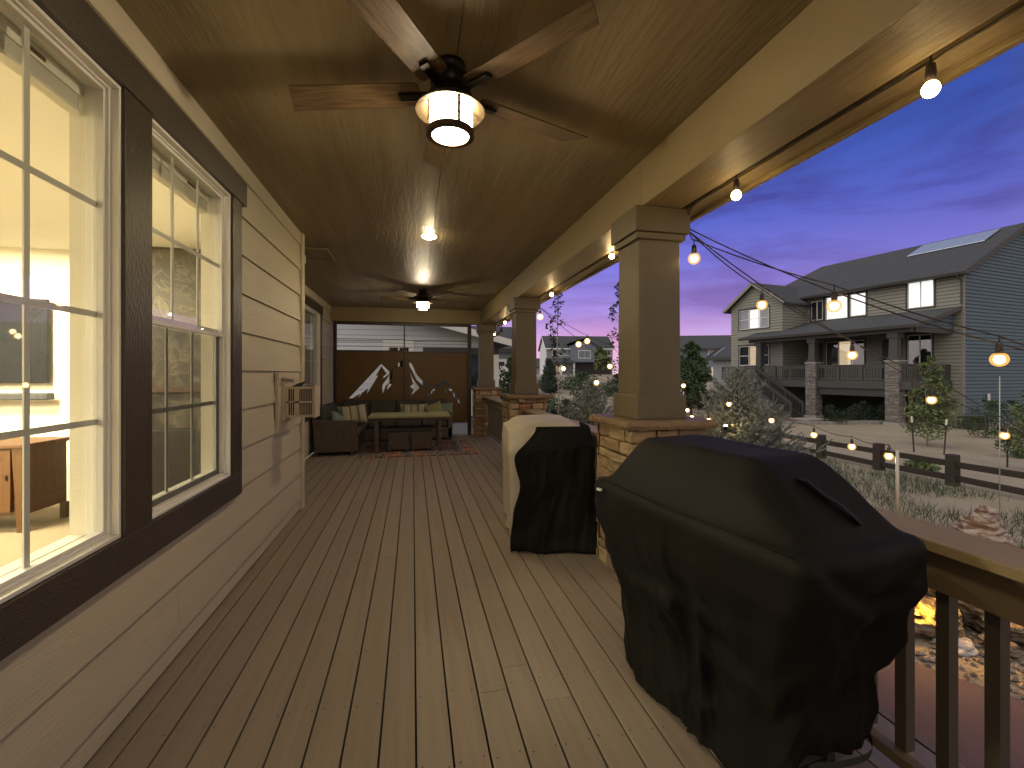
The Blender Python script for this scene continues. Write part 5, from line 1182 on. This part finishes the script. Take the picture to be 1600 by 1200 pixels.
far_house(1150, 43, -R_(62), 4.4, 5, 3.2, 1.0, 'far_siding_grey', 'pale low wing of the far house beside the spruce', [(2, 3, .8, 2.6, 'grey_blind', 1)], z=.0)
Dh = far_house(780, 34, R_(4), 4.4, 7, 3.3, 1.9, 'far_siding_grey', 'garage with dark hip roof glimpsed between the two far columns', z=.2)
g = MB(); g.box(-1.9, -.08, 0, 1.9, -.02, 2.4); d_ = g.build('garage_door', 'white_paint', Dh); g = MB(); [g.box(-1.7 + i * 1.18, -.10, 1.9, -.8 + i * 1.18, -.081, 2.2) for i in range(3)]; g.build('garage_window', 'room_dark', d_)
far_house(836, 120, -R_(14), 5, 6, 3.0, 2.2, 'far_siding_grey', 'distant dark roofed house just left of the white gable', z=.5)

# house at the end of the deck, behind the screen
E_ = thing('end_house', 'neighbouring pale grey sided house seen through the top of the mountain screen', 'house', (0, 14.5, gz(0, 14.5)))
z_ = -gz(0, 14.5); wh = [(-.75, -.10, 1.15, 2.36, 'room_dark', 2)]
def top_e(z): zz = z - z_; return (-9, min(.30, 3.06 + 9)) if zz < 2.33 else (-9, 2.3 - max(0, zz - 2.62) / .27)
mb = MB(); siding(mb, (0, 0, 0), (1, 0, 0), (0, -1, 0), -9, .3, -.3, 4.6 + z_, .165, [(a - .02, b + .02, c + z_ - .02, d + z_ + .02) for a, b, c, d, _, _ in wh], topf=top_e, back=.12); mb.build('wall', 'end_siding', E_)
for (a, b, c, d, inn, n) in wh: hwin(E_, (0, 0, 0), (1, 0, 0), (0, -1, 0), a, b, c + z_, d + z_, inn, n, trim='white_paint', tw=.14)
g = MB(); g.box(-9.3, -.05, 2.36 + z_ + .17, .3, -.02, 2.36 + z_ + .21); g.build('belly_band', 'white_paint', E_)
g = MB(); slab_roof(g, [(-9, -.5, 3.06 + z_ + (9.84) * .255), (3.1, -.5, 2.52 + z_), (3.1, 6, 2.52 + z_), (-9, 6, 3.06 + z_ + 9.84 * .255)], .1); ro = g.build('roof', 'roof_shingle', E_)
g = MB(); g.bar((-9, -.53, 3.0 + z_ + 9.84 * .255), (3.1, -.53, 2.46 + z_), .05, .2); g.build('rake_board', 'white_paint', ro)
g = MB(); g.box(.31, -.1, 2.12 + z_, 2.7, .1, 2.33 + z_); g.build('porch_beam', 'nb_trim', E_)
g = MB(); g.box(2.45, -.12, .3, 2.70, .12, 2.12 + z_); g.build('porch_column', 'white_paint', E_)
g = MB(); g.box(.3, 2.5, -.3, 2.6, 2.6, 2.6 + z_); g.build('porch_back_wall', 'nb_siding_blue', E_); g = MB(); g.box(.3, -.1, -.3, 2.8, 2.5, .5); g.build('porch_floor', 'far_siding_grey', E_)
g = MB(); g.bar((.35, -.06, 1.0 + z_), (2.45, -.06, 1.0 + z_), .06, .06); g.bar((.35, -.06, .2 + z_), (2.45, -.06, .2 + z_), .05, .05)
for i in range(15): g.box(.42 + i * .14, -.08, .2 + z_, .45 + i * .14, -.05, 1.0 + z_)
g.build('porch_railing', 'white_paint', E_)
